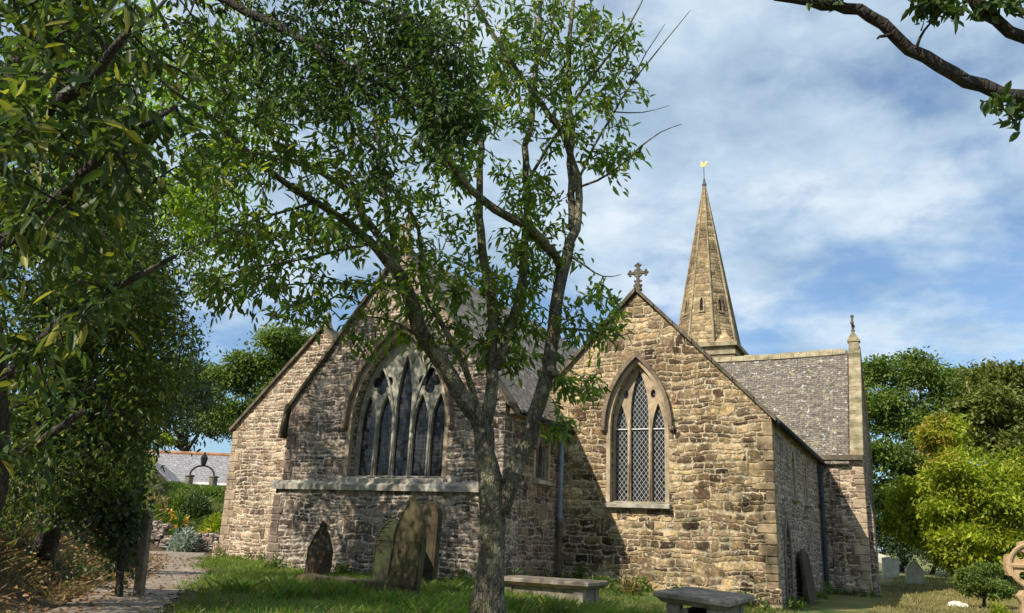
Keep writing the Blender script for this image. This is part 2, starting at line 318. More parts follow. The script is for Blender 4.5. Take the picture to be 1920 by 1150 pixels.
# ------------------------------------------------------------------ mesh helpers
def uvs(bm):
    L = bm.loops.layers.uv.verify()
    for f in bm.faces:
        n = f.normal
        t = Vector((-n.y, n.x, 0)) if abs(n.z) < .98 else Vector((1, 0, 0))
        if t.length < 1e-4: t = Vector((1, 0, 0))
        t.normalize()
        if abs(t.x) > abs(t.y):
            if t.x < 0: t = -t
        elif t.y < 0: t = -t
        b = n.cross(t)
        if b.z < 0 or (abs(b.z) < 1e-6 and b.y < 0): b = -b
        for l in f.loops:
            p = l.vert.co; l[L].uv = (p.dot(t), p.dot(b))
def finish(o, parent):
    COL.objects.link(o)
    if parent is not None:
        o.parent = parent; par = parent; off = Vector((0, 0, 0))
        while par is not None: off += Vector(par.location); par = par.parent
        if o.type == 'MESH': o.data.transform(Matrix.Translation(-off))
    return o
def obj(name, bm, mat, parent=None, smooth=False):
    bmesh.ops.recalc_face_normals(bm, faces=bm.faces); bm.normal_update(); uvs(bm)
    me = bpy.data.meshes.new(name); bm.to_mesh(me); bm.free(); me.materials.append(mat)
    if smooth: me.polygons.foreach_set('use_smooth', [True]*len(me.polygons))
    o = bpy.data.objects.new(name, me)
    if parent is None:                      # put the origin at the thing's base
        c = np.array([v.co for v in me.vertices]); org = Vector((c[:, 0].mean(), c[:, 1].mean(), c[:, 2].min()))
        me.transform(Matrix.Translation(-org)); o.location = org
    return finish(o, parent)
def rawmesh(name, V, faces_n, idx, mat, parent=None, smooth=False):
    me = bpy.data.meshes.new(name); V = np.asarray(V, np.float32).reshape(-1, 3)
    nf = len(idx)//faces_n
    me.vertices.add(len(V)); me.vertices.foreach_set('co', V.ravel())
    me.loops.add(len(idx)); me.loops.foreach_set('vertex_index', np.asarray(idx, np.int32))
    me.polygons.add(nf); me.polygons.foreach_set('loop_start', np.arange(nf, dtype=np.int32)*faces_n)
    me.materials.append(mat); me.update(calc_edges=True)
    if smooth: me.polygons.foreach_set('use_smooth', np.ones(nf, bool))
    o = bpy.data.objects.new(name, me)
    return finish(o, parent)
def tag(o, label, cat, group=None, kind=None):
    if label: o['label'] = label
    if cat: o['category'] = cat
    if group: o['group'] = group
    if kind: o['kind'] = kind
    return o
def thing(name, label, cat, loc=(0, 0, 0), group=None):
    o = bpy.data.objects.new(name, None); COL.objects.link(o); o.location = loc; o.empty_display_size = .2
    return tag(o, label, cat, group)
def box(bm, x0, x1, y0, y1, z0, z1):
    v = [bm.verts.new(p) for p in ((x0, y0, z0), (x1, y0, z0), (x1, y1, z0), (x0, y1, z0), (x0, y0, z1), (x1, y0, z1), (x1, y1, z1), (x0, y1, z1))]
    for f in ((0, 3, 2, 1), (4, 5, 6, 7), (0, 1, 5, 4), (1, 2, 6, 5), (2, 3, 7, 6), (3, 0, 4, 7)): bm.faces.new([v[i] for i in f])
    return v
def bev(bm, w=.015, seg=1):
    bmesh.ops.bevel(bm, geom=bm.edges[:] , offset=w, segments=seg, affect='EDGES', clamp_overlap=True)
def roughen(bm, amp, freq=3., seed=0):
    from mathutils import noise
    for v in bm.verts: v.co += Vector(noise.noise_vector(v.co*freq + Vector((seed, 0, 0))))*amp
def wedge(bm, pts, y0, y1, fr):
    "prism of a 2-d outline between depths y0 and y1, mapped by fr(u, v, w)"
    a = [bm.verts.new(fr(u, v, y0)) for u, v in pts]; b = [bm.verts.new(fr(u, v, y1)) for u, v in pts]
    n = len(pts)
    for k in range(n): bm.faces.new((a[k], a[(k+1) % n], b[(k+1) % n], b[k]))
    for ring in (a, b):
        for t in tessellate_polygon([[Vector((u, v, 0)) for u, v in pts]]): bm.faces.new([ring[i] for i in t])
def plate(bm, outline, holes, y0, y1, fr, rim=True):
    "plate with holes: front face at y0, sides of rim and holes back to y1"
    loops = [outline]+holes; allp = [p for l in loops for p in l]
    a = [bm.verts.new(fr(u, v, y0)) for u, v in allp]
    for t in tessellate_polygon([[Vector((u, v, 0)) for u, v in l] for l in loops]):
        try: bm.faces.new([a[i] for i in t])
        except ValueError: pass
    k = 0
    for li, l in enumerate(loops):
        if li or rim:
            b = [bm.verts.new(fr(u, v, y1)) for u, v in l]
            for i in range(len(l)):
                j = (i+1) % len(l); bm.faces.new((a[k+i], a[k+j], b[j], b[i]))
        k += len(l)
def fY(Y): return lambda u, v, w: (u, Y+w, v)          # wall facing the camera (-Y)
def fX(X): return lambda u, v, w: (X-w, u, v)          # wall facing +X
def arch(cx, a, z0, zs, rise, n=9):
    "pointed opening, anticlockwise from the bottom left"
    rad = (a*a+rise*rise)/(2*a); c = rad-a; th = math.asin(min(1, rise/rad))
    rt = [(cx-c+rad*math.cos(th*k/n), zs+rad*math.sin(th*k/n)) for k in range(n+1)]
    lf = [(2*cx-x, z) for x, z in rt[:-1]][::-1]
    return [(cx-a, z0), (cx+a, z0)]+rt+lf
def arch_band(bm, cx, a0, a1, z0, zs, rise0, rise1, y0, y1, fr, n=10):
    A = arch(cx, a0, z0, zs, rise0, n); B = arch(cx, a1, z0, zs, rise1, n)
    A = A[1:]+A[:1]; B = B[1:]+B[:1]
    va = [[bm.verts.new(fr(u, v, y)) for u, v in P] for P in (A, B) for y in (y0, y1)]
    Af, Ab, Bf, Bb = va
    for k in range(len(A)-1):
        for p, q in ((Af, Bf), (Bf, Bb), (Bb, Ab), (Ab, Af)): bm.faces.new((p[k], p[k+1], q[k+1], q[k]))
    for k in (0, -1): bm.faces.new((Af[k], Bf[k], Bb[k], Ab[k]))
def tube(bm, pts, rads, n=8, cap=True):
    pts = [Vector(p) for p in pts]; rings = []; up = None
    for i, p in enumerate(pts):
        d = (pts[min(i+1, len(pts)-1)]-pts[max(i-1, 0)]).normalized()
        if up is None: up = d.orthogonal().normalized()
        up = (up-d*up.dot(d)).normalized(); s = d.cross(up)
        r = rads[i] if hasattr(rads, '__len__') else rads
        rings.append([bm.verts.new(p+(up*math.cos(2*math.pi*k/n)+s*math.sin(2*math.pi*k/n))*r) for k in range(n)])
    for a, b in zip(rings, rings[1:]):
        for k in range(n): bm.faces.new((a[k], a[(k+1) % n], b[(k+1) % n], b[k]))
    if cap: bm.faces.new(rings[0][::-1]); bm.faces.new(rings[-1])
def ball(bm, c, r, sc=(1, 1, 1), seg=8):
    v = bmesh.ops.create_uvsphere(bm, u_segments=seg, v_segments=max(4, seg//2+1), radius=r)['verts']
    for q in v: q.co = Vector((q.co.x*sc[0], q.co.y*sc[1], q.co.z*sc[2]))+Vector(c)
def BM(): return bmesh.new()

# ------------------------------------------------------------------ ground
def ss(a, b, x): t = np.clip((np.asarray(x, float)-a)/(b-a), 0, 1); return t*t*(3-2*t)
PATHL = np.array([(-.5, -2.), (-3.6, 2.1), (-7.8, 6.5), (-11.6, 10.7), (-15.2, 14.2), (-17.9, 16.6), (-20.6, 18.6)])
for _ in range(3):
    q_ = [PATHL[0]]
    for a_, b_ in zip(PATHL[:-1], PATHL[1:]): q_ += [a_*.75+b_*.25, a_*.25+b_*.75]
    PATHL = np.array(q_+[PATHL[-1]])
def path_dist(x, y):
    "signed distance to the path's middle line (positive = left of it), per point"
    x = np.asarray(x, float); y = np.asarray(y, float); best = np.full(x.shape, 1e9); sg = np.zeros(x.shape)
    for (ax, ay), (bx, by) in zip(PATHL[:-1], PATHL[1:]):
        dx, dy = bx-ax, by-ay; L2 = dx*dx+dy*dy
        t = np.clip(((x-ax)*dx+(y-ay)*dy)/L2, 0, 1); ex, ey = x-ax-t*dx, y-ay-t*dy; d = np.hypot(ex, ey)
        s = np.sign(dx*(y-ay)-dy*(x-ax)); m = d < best; best = np.where(m, d, best); sg = np.where(m, s, sg)
    return best*sg
def gz(x, y):
    x = np.asarray(x, float); y = np.asarray(y, float)
    h = .68*ss(.5, 8, np.hypot(x*.8, y)) - .30*ss(-6.8, -2.6, x)*ss(5, 11, y)
    h = h + .35*ss(25, 36, y)*ss(-9, -2, x)
    d = path_dist(x, y)
    h = h + 1.15*ss(.55, 2.6, d)*(1-ss(13.5, 17, y)*ss(-30, -14, x))
    dh = x*HN[0]+y*HN[1]; la_ = x*_r[0]+y*_r[1]
    h = h + 2.25*ss(27.4, 36, dh)*ss(-8.4, -10., la_)
    return h + .014*np.sin(x*1.7+y*.6)*np.cos(y*1.3-x*.4)
def gzp(x, y): return float(gz(np.array([x]), np.array([y]))[0])
def axis(lo, hi, step, far):
    a = list(np.arange(lo, hi+1e-6, step)); s = step; p = a[0]
    while p > -far: s *= 1.5; p -= s; a.insert(0, p)
    s = step; p = a[-1]
    while p < far: s *= 1.5; p += s; a.append(p)
    return np.array(a)
gx = axis(-26, 8, .2, 900); gy = axis(-4, 40, .25, 900)
X, Y = np.meshgrid(gx, gy); V = np.stack([X, Y, gz(X, Y)], -1).reshape(-1, 3); nx = len(gx); ny = len(gy)
i = (np.arange(ny-1)[:, None]*nx+np.arange(nx-1)[None]).ravel()
ground = rawmesh('ground', V, 4, np.stack([i, i+1, i+nx+1, i+nx], 1).ravel(), M_TURF, None, True)
tag(ground, None, None, kind='structure')
# path, a sheet just above the turf
pc = []
for (ax, ay), (bx, by) in zip(PATHL[:-1], PATHL[1:]):
    for t in np.linspace(0, 1, 2, endpoint=False): pc.append((ax+(bx-ax)*t, ay+(by-ay)*t))
pc = np.array(pc); tn = np.gradient(pc, axis=0); tn /= np.linalg.norm(tn, axis=1)[:, None]; nr = np.stack([-tn[:, 1], tn[:, 0]], 1)
rows = []
for k, p in enumerate(pc):
    wl = .58+random.uniform(-.05, .05)+.05*math.sin(k*.31); wr = .52+random.uniform(-.07, .07)+.06*math.sin(k*.23+1)
    if p[1] > 15: wr += .55*(p[1]-15)/3
    q = [p+nr[k]*s for s in np.linspace(wl, -wr, 7)]
    rows.append([(a, b, gzp(a, b)+.018) for a, b in q])
V = np.array(rows).reshape(-1, 3); i = (np.arange(len(pc)-1)[:, None]*7+np.arange(6)[None]).ravel()
tag(rawmesh('path', V, 4, np.stack([i, i+1, i+8, i+7], 1).ravel(), M_PATH, None, True), None, None, kind='structure')

# ------------------------------------------------------------------ the church
church = thing('church', 'old stone church with three gables, slate roofs and a slender spire', 'church', (-9.9, 20, .6))
EAVE = 4.22; GB = -.2                        # eaves height, depth of the walls below ground
def gable_pts(xl, xr, eave, xa, apex, z0=GB): return [(xl, z0), (xr, z0), (xr, eave), (xa, apex), (xl, eave)]
CX0, CX1, CXC, CAP, CY, CYL = -12.66, -7.24, -9.95, 7.72, 14.43, 14.31
AX0, AX1, AXC, AAP, AY = -8.42, -2.66, -5.54, 7.18, 17.5
LX0, LX1, LXC, LAP = -17.34, -11.7, -14.52, 6.95
TY = 25.9; TX = -1.45; TRY = 28.35; TAP = 7.86
STR = 2.43
WC = arch(-9.78, 1.17, 2.66, 3.75, 2.0)
WA = arch(-5.52, .62, 2.40, 4.02, 1.44)
# chancel: upper east wall with its great window, thicker base below the string course
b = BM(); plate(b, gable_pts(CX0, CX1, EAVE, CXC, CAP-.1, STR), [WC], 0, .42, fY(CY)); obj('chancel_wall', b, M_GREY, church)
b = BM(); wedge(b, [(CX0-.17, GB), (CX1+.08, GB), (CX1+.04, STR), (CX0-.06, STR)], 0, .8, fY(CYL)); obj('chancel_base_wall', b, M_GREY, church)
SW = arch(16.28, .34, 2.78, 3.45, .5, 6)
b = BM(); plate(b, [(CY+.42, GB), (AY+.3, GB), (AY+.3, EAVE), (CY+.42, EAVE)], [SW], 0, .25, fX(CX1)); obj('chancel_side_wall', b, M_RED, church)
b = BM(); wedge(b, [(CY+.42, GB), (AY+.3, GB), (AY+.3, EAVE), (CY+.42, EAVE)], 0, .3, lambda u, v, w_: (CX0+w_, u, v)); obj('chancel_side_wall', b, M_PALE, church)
b = BM()
wedge(b, [(CYL-.09, STR-.06), (CYL-.09, STR+.05), (CYL+.02, STR+.13), (CYL+.115, STR+.13), (CYL+.115, STR-.06)], CX0-.12, CX1+.10, lambda u, v, w_: (w_, u, v))
roughen(b, .006, 5); obj('string_course', b, M_STRING, church)
# aisles
b = BM(); plate(b, gable_pts(AX0, AX1, EAVE, AXC, AAP-.1), [WA], 0, .42, fY(AY)); obj('aisle_wall', b, M_GOLD, church)
b = BM(); plate(b, gable_pts(LX0, LX1, EAVE, LXC, LAP-.1), [], 0, .42, fY(AY)); obj('aisle_wall', b, M_PALE, church)
b = BM(); wedge(b, [(AY+.42, GB), (TY+3, GB), (TY+3, EAVE), (AY+.42, EAVE)], 0, .4, lambda u, v, w_: (LX0+w_, u, v)); obj('side_wall', b, M_PALE, church)
DA = arch(18.95, .36, GB+.1, 1.35, .8, 6); S1 = arch(20.5, .22, 2.75, 3.45, .42, 5); S2 = arch(22.75, .22, 2.75, 3.45, .42, 5)
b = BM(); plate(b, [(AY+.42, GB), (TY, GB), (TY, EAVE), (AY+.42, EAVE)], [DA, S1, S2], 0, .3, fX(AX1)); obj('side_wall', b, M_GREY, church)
# transept: its east wall, its gable to the right
b = BM(); plate(b, [(AX1, GB), (TX, GB), (TX, EAVE-.02), (AX1, EAVE-.02)], [], 0, .3, fY(TY)); obj('transept_wall', b, M_PALE, church)
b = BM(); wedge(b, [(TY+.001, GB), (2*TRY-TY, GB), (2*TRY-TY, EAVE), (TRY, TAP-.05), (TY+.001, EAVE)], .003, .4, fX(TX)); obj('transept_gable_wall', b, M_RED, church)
# pilaster strip beside the rainwater pipe and an angle buttress on the gable
b = BM(); box(b, -2.38, -2.10, TY-.03, TY+.1, GB, EAVE-.3); obj('pilaster', b, M_RED, church)
b = BM()
wedge(b, [(TX-.02, GB), (TX+.20, GB), (TX+.16, 2.6), (TX+.06, 3.2), (TX-.02, 3.4)], TY+.25, TY+.85, lambda u, v, w_: (u, w_, v)); obj('buttress', b, M_GREY, church)
# roofs
def roof(name, xl, xr, xa, apex, eave, y0, y1, mat, over=.16, th=.07):
    b = BM()
    for s, xe in ((-1, xl), (1, xr)):
        k = (apex-eave)/abs(xa-xe); xo = xe+s*over; zo = eave-k*over
        wedge(b, [(xo, zo+th), (xa, apex+th), (xa, apex-.001), (xo, zo)], y0, y1, lambda u, v, w_: (u, w_, v))
    return obj(name, b, mat, church)
roof('chancel_roof', CX0, CX1, CXC, CAP-.05, EAVE, CY+.34, 29, M_SLATE, .2)
roof('aisle_roof', AX0, AX1, AXC, AAP-.05, EAVE, AY+.34, TY+2, M_SLATE, .14)
roof('aisle_roof', LX0, LX1, LXC, LAP-.05, EAVE, AY+.34, TY+2, M_SLATE, .14)
b = BM()
for s in (-1, 1):
    ye = TRY+s*(TRY-TY); k = (TAP-EAVE)/(TRY-TY); yo = ye+s*.16; zo = EAVE-k*.16
    # slightly sagging slates
    n = 14
    for j in range(n):
        x0 = -8.5+(7.0-.30)*j/n; x1 = -8.5+(7.0-.30)*(j+1)/n
        sag0 = -.07*math.sin(math.pi*j/n); sag1 = -.07*math.sin(math.pi*(j+1)/n)
        v = [b.verts.new(p) for p in ((x0, yo, zo+.07), (x1, yo, zo+.07), (x1, TRY, TAP+.05+sag1), (x0, TRY, TAP+.05+sag0))]
        b.faces.new(v)
        if s < 0:
            v2 = [b.verts.new(p) for p in ((x0, yo, zo), (x1, yo, zo), (x1, yo, zo+.07), (x0, yo, zo+.07))]; b.faces.new(v2)
obj('transept_roof', b, M_SLATE, church)
b = BM()
for j in range(16):                                   # ridge stones
    x0 = -8.4+j*.41; sag = -.07*math.sin(math.pi*(x0+8.5)/6.7)
    wedge(b, [(TRY-.16, TAP-.10+sag), (TRY, TAP+.12+sag+random.uniform(-.015, .015)), (TRY+.16, TAP-.10+sag)], x0, x0+.40, lambda u, v, w_: (w_, u, v))
obj('ridge', b, M_COPLIGHT, church)
b = BM(); wedge(b, [(TY-.20, EAVE-.12), (TY-.20, EAVE+.02), (TY, EAVE+.02), (TY, EAVE-.12)], -2.5, TX+.02, lambda u, v, w_: (w_, u, v)); obj('eaves_moulding', b, M_COPING, church)
# transept coping stones, stepping up the gable
n = 9; b = BM()
for j in range(n):
    for s in (-1, 1):
        t0 = j/n; t1 = (j+1)/n-.012; pts = []
        for t in (t0, t1):
            yy = TRY+s*(TRY-TY+.10)*(1-t); z = EAVE+.02+(TAP+.08-EAVE-.02)*t; pts.append((yy, z))
        (ya, za), (yb, zb) = pts; up = .13+.02*random.random()
        wedge(b, [(ya, za), (yb, zb), (yb, zb+up), (ya, za+up+.0), (ya-s*-.03, za+up-.06)] if False else [(ya, za), (yb, zb), (yb-s*-.0, zb+up-.03), (ya, za+up+.06)], TX-.31, TX+.05, lambda u, v, w_: (w_, u, v))
bev(b, .012); obj('gable_coping', b, M_COPLIGHT, church)
# verge copings of the three east gables
def verge(xl, xr, xa, apex, eave, y, mat=M_COPING):
    b = BM()
    for xe in (xl, xr):
        s = -1 if xe < xa else 1; k = (apex-eave)/abs(xa-xe); n = 7
        for j in range(n):
            t0, t1 = j/n, (j+1)/n-.006
            xa_, xb_ = xe+s*.10+(xa-xe-s*.10)*t0, xe+s*.10+(xa-xe-s*.10)*t1
            za_, zb_ = eave-k*.10+(apex-eave+k*.10)*t0, eave-k*.10+(apex-eave+k*.10)*t1; j2 = random.uniform(-.006, .008)
            wedge(b, [(xa_, za_-.04), (xb_, zb_-.04), (xb_, zb_+.06+j2), (xa_, za_+.06+j2)], -.09, .36, fY(y))
    return obj('gable_coping', b, mat, church)
verge(CX0, CX1, CXC, CAP, EAVE, CY); verge(AX0, AX1, AXC, AAP, EAVE, AY); verge(LX0, LX1, LXC, LAP, EAVE, AY)
# kneeler and fascia at the chancel's left eaves, the eaves on its right
b = BM(); wedge(b, [(CX0-.24, EAVE-.72), (CX0-.18, EAVE-.72), (CX0-.06, EAVE-.1), (CX0+.02, EAVE+.1), (CX0-.14, EAVE+.0)], -.06, .3, fY(CY)); obj('kneeler', b, M_COPING, church)
b = BM(); box(b, CX1+.003, CX1+.17, CY+.1, AY, EAVE-.30, EAVE-.18); obj('eaves_moulding', b, M_HOOD, church)
# quoins
def quoins(x, side, y, z0, z1, mat, depthx=(.2, .38)):
    b = BM(); z = z0; k = 0
    while z < z1-.12:
        h = random.uniform(.14, .30); l = random.uniform(*depthx) if k % 2 else random.uniform(.14, .24); h = min(h, z1-z)
        x0, x1 = (x, x+side*l) if side > 0 else (x+side*l, x)
        e = .012+random.random()*.012
        box(b, x0-(e if side > 0 else 0), x1+(e if side < 0 else 0), y-e, y+.2, z+.008, z+h-.012); z += h; k += 1
    bev(b, .014); return obj('quoins', b, mat, church)
quoins(CX0, 1, CY, STR+.14, EAVE-.2, M_BROWNQ); quoins(CX0-.09, 1, CYL, .4, STR-.08, M_BROWNQ); quoins(CX1+.06, -1, CYL, .4, STR-.08, M_BROWNQ)
quoins(AX1, -1, AY, .2, EAVE-.1, M_QUOIN); quoins(LX0, 1, AY, .4, EAVE-.1, M_QUOINPALE); quoins(TX, -1, TY, .3, EAVE-.3, M_QUOINPALE)
b = BM(); box(b, LX0-.14, LX1, AY-.10, AY+.1, GB, 1.12); bev(b, .03); obj('plinth', b, M_PALE, church)
b = BM(); box(b, CX1+.1, AX1+.06, AY-.06, AY+.1, GB, .82); bev(b, .03); obj('plinth', b, M_GOLD, church)

# windows
def trefoil(cx, cz, r, n=9):
    P = []
    for k in range(4):
        c = k*math.pi/2; ox, oz = cx+r*.55*math.cos(c), cz+r*.55*math.sin(c)
        P += [(ox+r*.42*math.cos(c+t), oz+r*.42*math.sin(c+t)) for t in np.linspace(-1.85, 1.85, n)]
    return P
def window(name, cx, a, z0, zs, rise, lights, holes, fr, glass, depth, mat, hood=True, sill=True, hoodmat=M_HOOD, bar=None):
    b = BM(); plate(b, arch(cx, a-.004, z0+.004, zs, rise-.004), lights+holes, depth, depth+.13, fr); root = obj('window', b, mat, church)
    for l in lights+holes:                                 # each light's pane
        b = BM(); lo = min(p[0] for p in l)-.02; hi = max(p[0] for p in l)+.02; zl = min(p[1] for p in l)-.02; zh = max(p[1] for p in l)+.02
        v = [b.verts.new(fr(u, z, depth+.08)) for u, z in ((lo, zl), (hi, zl), (hi, zh), (lo, zh))]; b.faces.new(v); obj('pane', b, glass, root)
    # moulded roll on each mullion
    b = BM(); xs = sorted((min(p[0] for p in l), max(p[0] for p in l)) for l in lights)
    for (a0, a1), (b0, b1) in zip(xs, xs[1:]):
        m_ = (a1+b0)/2; tube(b, [fr(m_, z0+.01, depth-.002), fr(m_, zs+.2, depth-.002)], .026, 6)
    if len(xs) > 1: obj('mullion', b, mat, root, True)
    else: b.free()
    if bar:
        b = BM()
        for l in lights:
            u0 = min(p[0] for p in l); u1 = max(p[0] for p in l); p0 = fr(u0-.01, bar, depth+.05); p1 = fr(u1+.01, bar, depth+.05); tube(b, [p0, p1], .012, 6)
        obj('saddle_bar', b, M_WHITE, root)
    b = BM(); arch_band(b, cx, a-.001, a+.09, z0, zs, rise-.001, rise+.11, -.006, .1, fr); obj('surround', b, M_DRESS if hoodmat is M_HOOD else M_BROWNQ, root)
    if hood:
        b = BM(); arch_band(b, cx, a+.10, a+.185, zs-.02, zs, rise+.12, rise+.225, -.12, .0, fr)
        for s in (-1, 1):
            p = fr(cx+s*(a+.16), zs-.05, -.06); ball(b, p, .075, (1, .9, .8))
        obj('hood_mould', b, hoodmat, root)
    if sill:
        b = BM(); wedge(b, [(-.14, z0-.12), (-.14, z0-.05), (depth, z0+.03), (depth, z0-.12)], cx-a-.12, cx+a+.12, lambda u, v, w_: fr(w_, v, u)); obj('sill', b, M_STRING, root)
    return root
c0 = -9.78; z0 = 2.70; pit = .448
lights = [arch(c0+s*pit, .186, z0, 3.72, .70, 6) for s in (-2, -1, 1, 2)]+[arch(c0, .188, z0, 4.15, 1.15, 6)]
gw = window('window', c0, 1.17, 2.66, 3.75, 2.0, lights, [trefoil(c0-.61, 4.70, .29), trefoil(c0+.61, 4.70, .29)], fY(CY), M_GRID, .22, M_TRACERY)
b = BM()
for s_ in (-1, 1):
    A_ = arch(c0+s_*.672, .437, 3.6, 3.72, 1.42, 10)[1:]+[(c0+s_*.672-.437, 3.6)]
    tube(b, [fY(CY)(u, v, .215) for u, v in A_], .028, 6)
obj('sub_arch', b, M_TRACERY, gw, True)
c0 = -5.52
lights = [arch(c0-.425, .15, 2.43, 3.85, .72, 6), arch(c0+.425, .15, 2.43, 3.85, .72, 6), arch(c0, .205, 2.43, 4.35, .98, 6)]
holes = [[(c0+s*.315+.06*math.cos(t), 4.78+.10*math.sin(t)) for t in np.linspace(0, 2*math.pi, 10, endpoint=False)] for s in (-1, 1)]
window('window', c0, .62, 2.40, 4.02, 1.44, lights, holes, fY(AY), M_LATTICE, .18, M_DRESS, bar=4.0)
window('window', 16.28, .34, 2.78, 3.45, .5, [arch(16.28-.16, .11, 2.82, 3.35, .28, 5), arch(16.28+.16, .11, 2.82, 3.35, .28, 5)], [], fX(CX1), M_GRID, .12, M_HOOD, True, True)
for yc in (20.5, 22.75):
    window('window', yc, .22, 2.75, 3.45, .42, [arch(yc, .15, 2.80, 3.42, .36, 5)], [], fX(AX1), M_GRID, .14, M_HOOD, False, True)
b = BM(); v = [b.verts.new(fX(AX1)(u, z, .22)) for u, z in arch(18.95, .37, GB+.1, 1.35, .82, 6)]; b.faces.new(v); dr = obj('door', b, M_DOOR, church)
b = BM(); arch_band(b, 18.95, .365, .52, GB+.1, 1.35, .805, .98, -.03, .1, fX(AX1)); obj('surround', b, M_BROWNQ, dr)
b = BM(); tube(b, [fX(AX1)(18.72, 1.1, .2), fX(AX1)(18.72, 1.1, .15), fX(AX1)(18.74, .98, .15)], .014, 6); obj('handle', b, M_IRON, dr)

# rainwater pipes and gutters
def pipe(x, y, zt, zb, r, mat, low=None, zlow=None):
    b = BM(); tube(b, [(x, y, zt), (x, y, zlow or zb)], r, 10)
    for z in np.arange((zlow or zb)+.05, zt, 1.2): tube(b, [(x, y, z), (x, y, z+.07)], r*1.35, 10)
    box(b, x-.09, x+.09, y-.09, y+.09, zt-.16, zt+.02)
    o = obj('drainpipe', b, mat, church)
    if low:
        b = BM(); tube(b, [(x, y, zlow-.002), (x, y, zb)], r*1.08, 10); tube(b, [(x, y, zlow-.1), (x, y, zlow-.003)], r*1.4, 10); obj('lower_pipe', b, low, o)
    return o
pipe(CX1+.10, 17.1, EAVE-.35, .3, .05, M_PIPE, M_PIPERUST, 1.95)
pipe(AX1+.09, TY-.35, EAVE-.35, .3, .065, M_PIPEDARK)
b = BM(); tube(b, [(AX1+.15, AY-.02, EAVE-.16), (AX1+.15, TY-.02, EAVE-.20)], .055, 8); obj('gutter', b, M_IRON, church, True)
b = BM(); tube(b, [(CX1+.22, CY+.3, EAVE-.24), (CX1+.22, AY-.02, EAVE-.28)], .05, 8); obj('gutter', b, M_IRON, church, True)

# tower top and spire
TK = 1.069; TCX, TCY = -6.33*TK, 28.25*TK
tw = 1.12*TK
def tz(z): return 1.6+(z-1.6)*TK
b = BM(); box(b, TCX-tw, TCX+tw, TCY-tw, TCY+tw, 5.5, tz(7.72)); tower = obj('tower', b, M_SPIRE, church)
b = BM(); box(b, TCX-tw-.04, TCX+tw+.04, TCY-tw-.04, TCY+tw+.04, tz(7.723), tz(7.86)); box(b, TCX-tw-.12, TCX+tw+.12, TCY-tw-.12, TCY+tw+.12, tz(8.0), tz(8.13))
wedge(b, [(-1, tz(7.863)), (1, tz(7.863)), (1.0, tz(7.997)), (-1.0, tz(7.997))], TCY-tw+.02, TCY+tw-.02, lambda u, v, w_: (TCX+u*(tw-.02), w_, v)); obj('cornice', b, M_COPLIGHT, tower)
SB, STOP = tz(8.133), tz(14.42)
def octv(r, z, bm): return [bm.verts.new((TCX+r*math.cos(math.pi/8+k*math.pi/4)/math.cos(math.pi/8), TCY+r*math.sin(math.pi/8+k*math.pi/4)/math.cos(math.pi/8), z)) for k in range(8)]
def spr(z): return 1.06*TK*(STOP+.25-z)/(STOP+.25-SB)
b = BM(); zs_ = [SB, 9.9, 11.2, 12.5, 13.8, STOP]; rg = [octv(spr(z), z, b) for z in zs_]
for p, q in zip(rg, rg[1:]):
    for k in range(8): b.faces.new((p[k], p[(k+1) % 8], q[(k+1) % 8], q[k]))
b.faces.new(rg[-1]); spire = obj('spire', b, M_SPIRE, church)
# roll ribs up the arrises, four broaches at the foot
b = BM()
for k in range(8):
    a = math.pi/8+k*math.pi/4; c8 = math.cos(math.pi/8)
    tube(b, [(TCX+spr(z)/c8*math.cos(a), TCY+spr(z)/c8*math.sin(a), z) for z in (SB, STOP)], [.045, .02], 6)
obj('rib', b, M_COPLIGHT, spire)
b = BM()
for sx in (-1, 1):
    for sy in (-1, 1):
        p0 = Vector((TCX+sx*tw, TCY+sy*tw, SB+.002)); k = .41*tw
        p1 = Vector((TCX+sx*k, TCY+sy*tw, SB+.002)); p2 = Vector((TCX+sx*tw, TCY+sy*k, SB+.002)); r_ = spr(SB+.55)*.72
        p3 = Vector((TCX+sx*r_, TCY+sy*r_, SB+.55)); v = [b.verts.new(p) for p in (p0, p1, p2, p3)]
        for f in ((0, 1, 3), (0, 3, 2), (1, 2, 3)): b.faces.new([v[i] for i in f])
        obj('broach', b, M_SPIRE, spire); b = BM()
b.free()
# spire lights: small cusped slits on each face
for k in range(8):
    a = k*math.pi/4; ca, sa = math.cos(a), math.sin(a)
    if sa > .2: continue
    zc = tz(9.62); slope = 1.06/(STOP+.25-SB)
    def fs(u, v, w_): r_ = spr(v)+.012-w_; return (TCX+ca*r_-sa*u, TCY+sa*r_+ca*u, v)
    slit = arch(0, .055, zc-.27, zc+.1, .15, 4)
    b = BM(); plate(b, arch(0, .12, zc-.34, zc+.12, .22, 4), [slit], -.03, .012, fs); o = obj('spire_light', b, M_SPIRE, spire)
    b = BM(); v = [b.verts.new(fs(u, z, .006)) for u, z in slit]; b.faces.new(v); obj('opening', b, M_DARK, o)  # near-black face paints the slit's inner shade on solid stone
b = BM(); tube(b, [(TCX, TCY, STOP-.02), (TCX, TCY, STOP+.03), (TCX, TCY, STOP+.12), (TCX, TCY, STOP+.30)], [.085, .10, .06, .025], 8); obj('lead_cap', b, M_LEAD, spire)
vane = thing_part = bpy.data.objects.new('weathervane', None)
finish(vane, church); vane.location = Vector((TCX, TCY, STOP+.28))-Vector(church.location)
b = BM(); tube(b, [(TCX, TCY, STOP+.25), (TCX, TCY, STOP+.82)], .014, 6); obj('rod', b, M_IRON, vane)
cock = [(u*.8, v*.8) for u, v in [(-.17, .04), (-.10, .0), (-.03, -.03), (.04, -.02), (.09, .03), (.13, .12), (.20, .17), (.17, .23), (.11, .28), (.09, .20), (.04, .13), (-.02, .11), (-.06, .16), (-.07, .24), (-.09, .30), (-.12, .29), (-.13, .25), (-.18, .22), (-.13, .20), (-.14, .12)]]
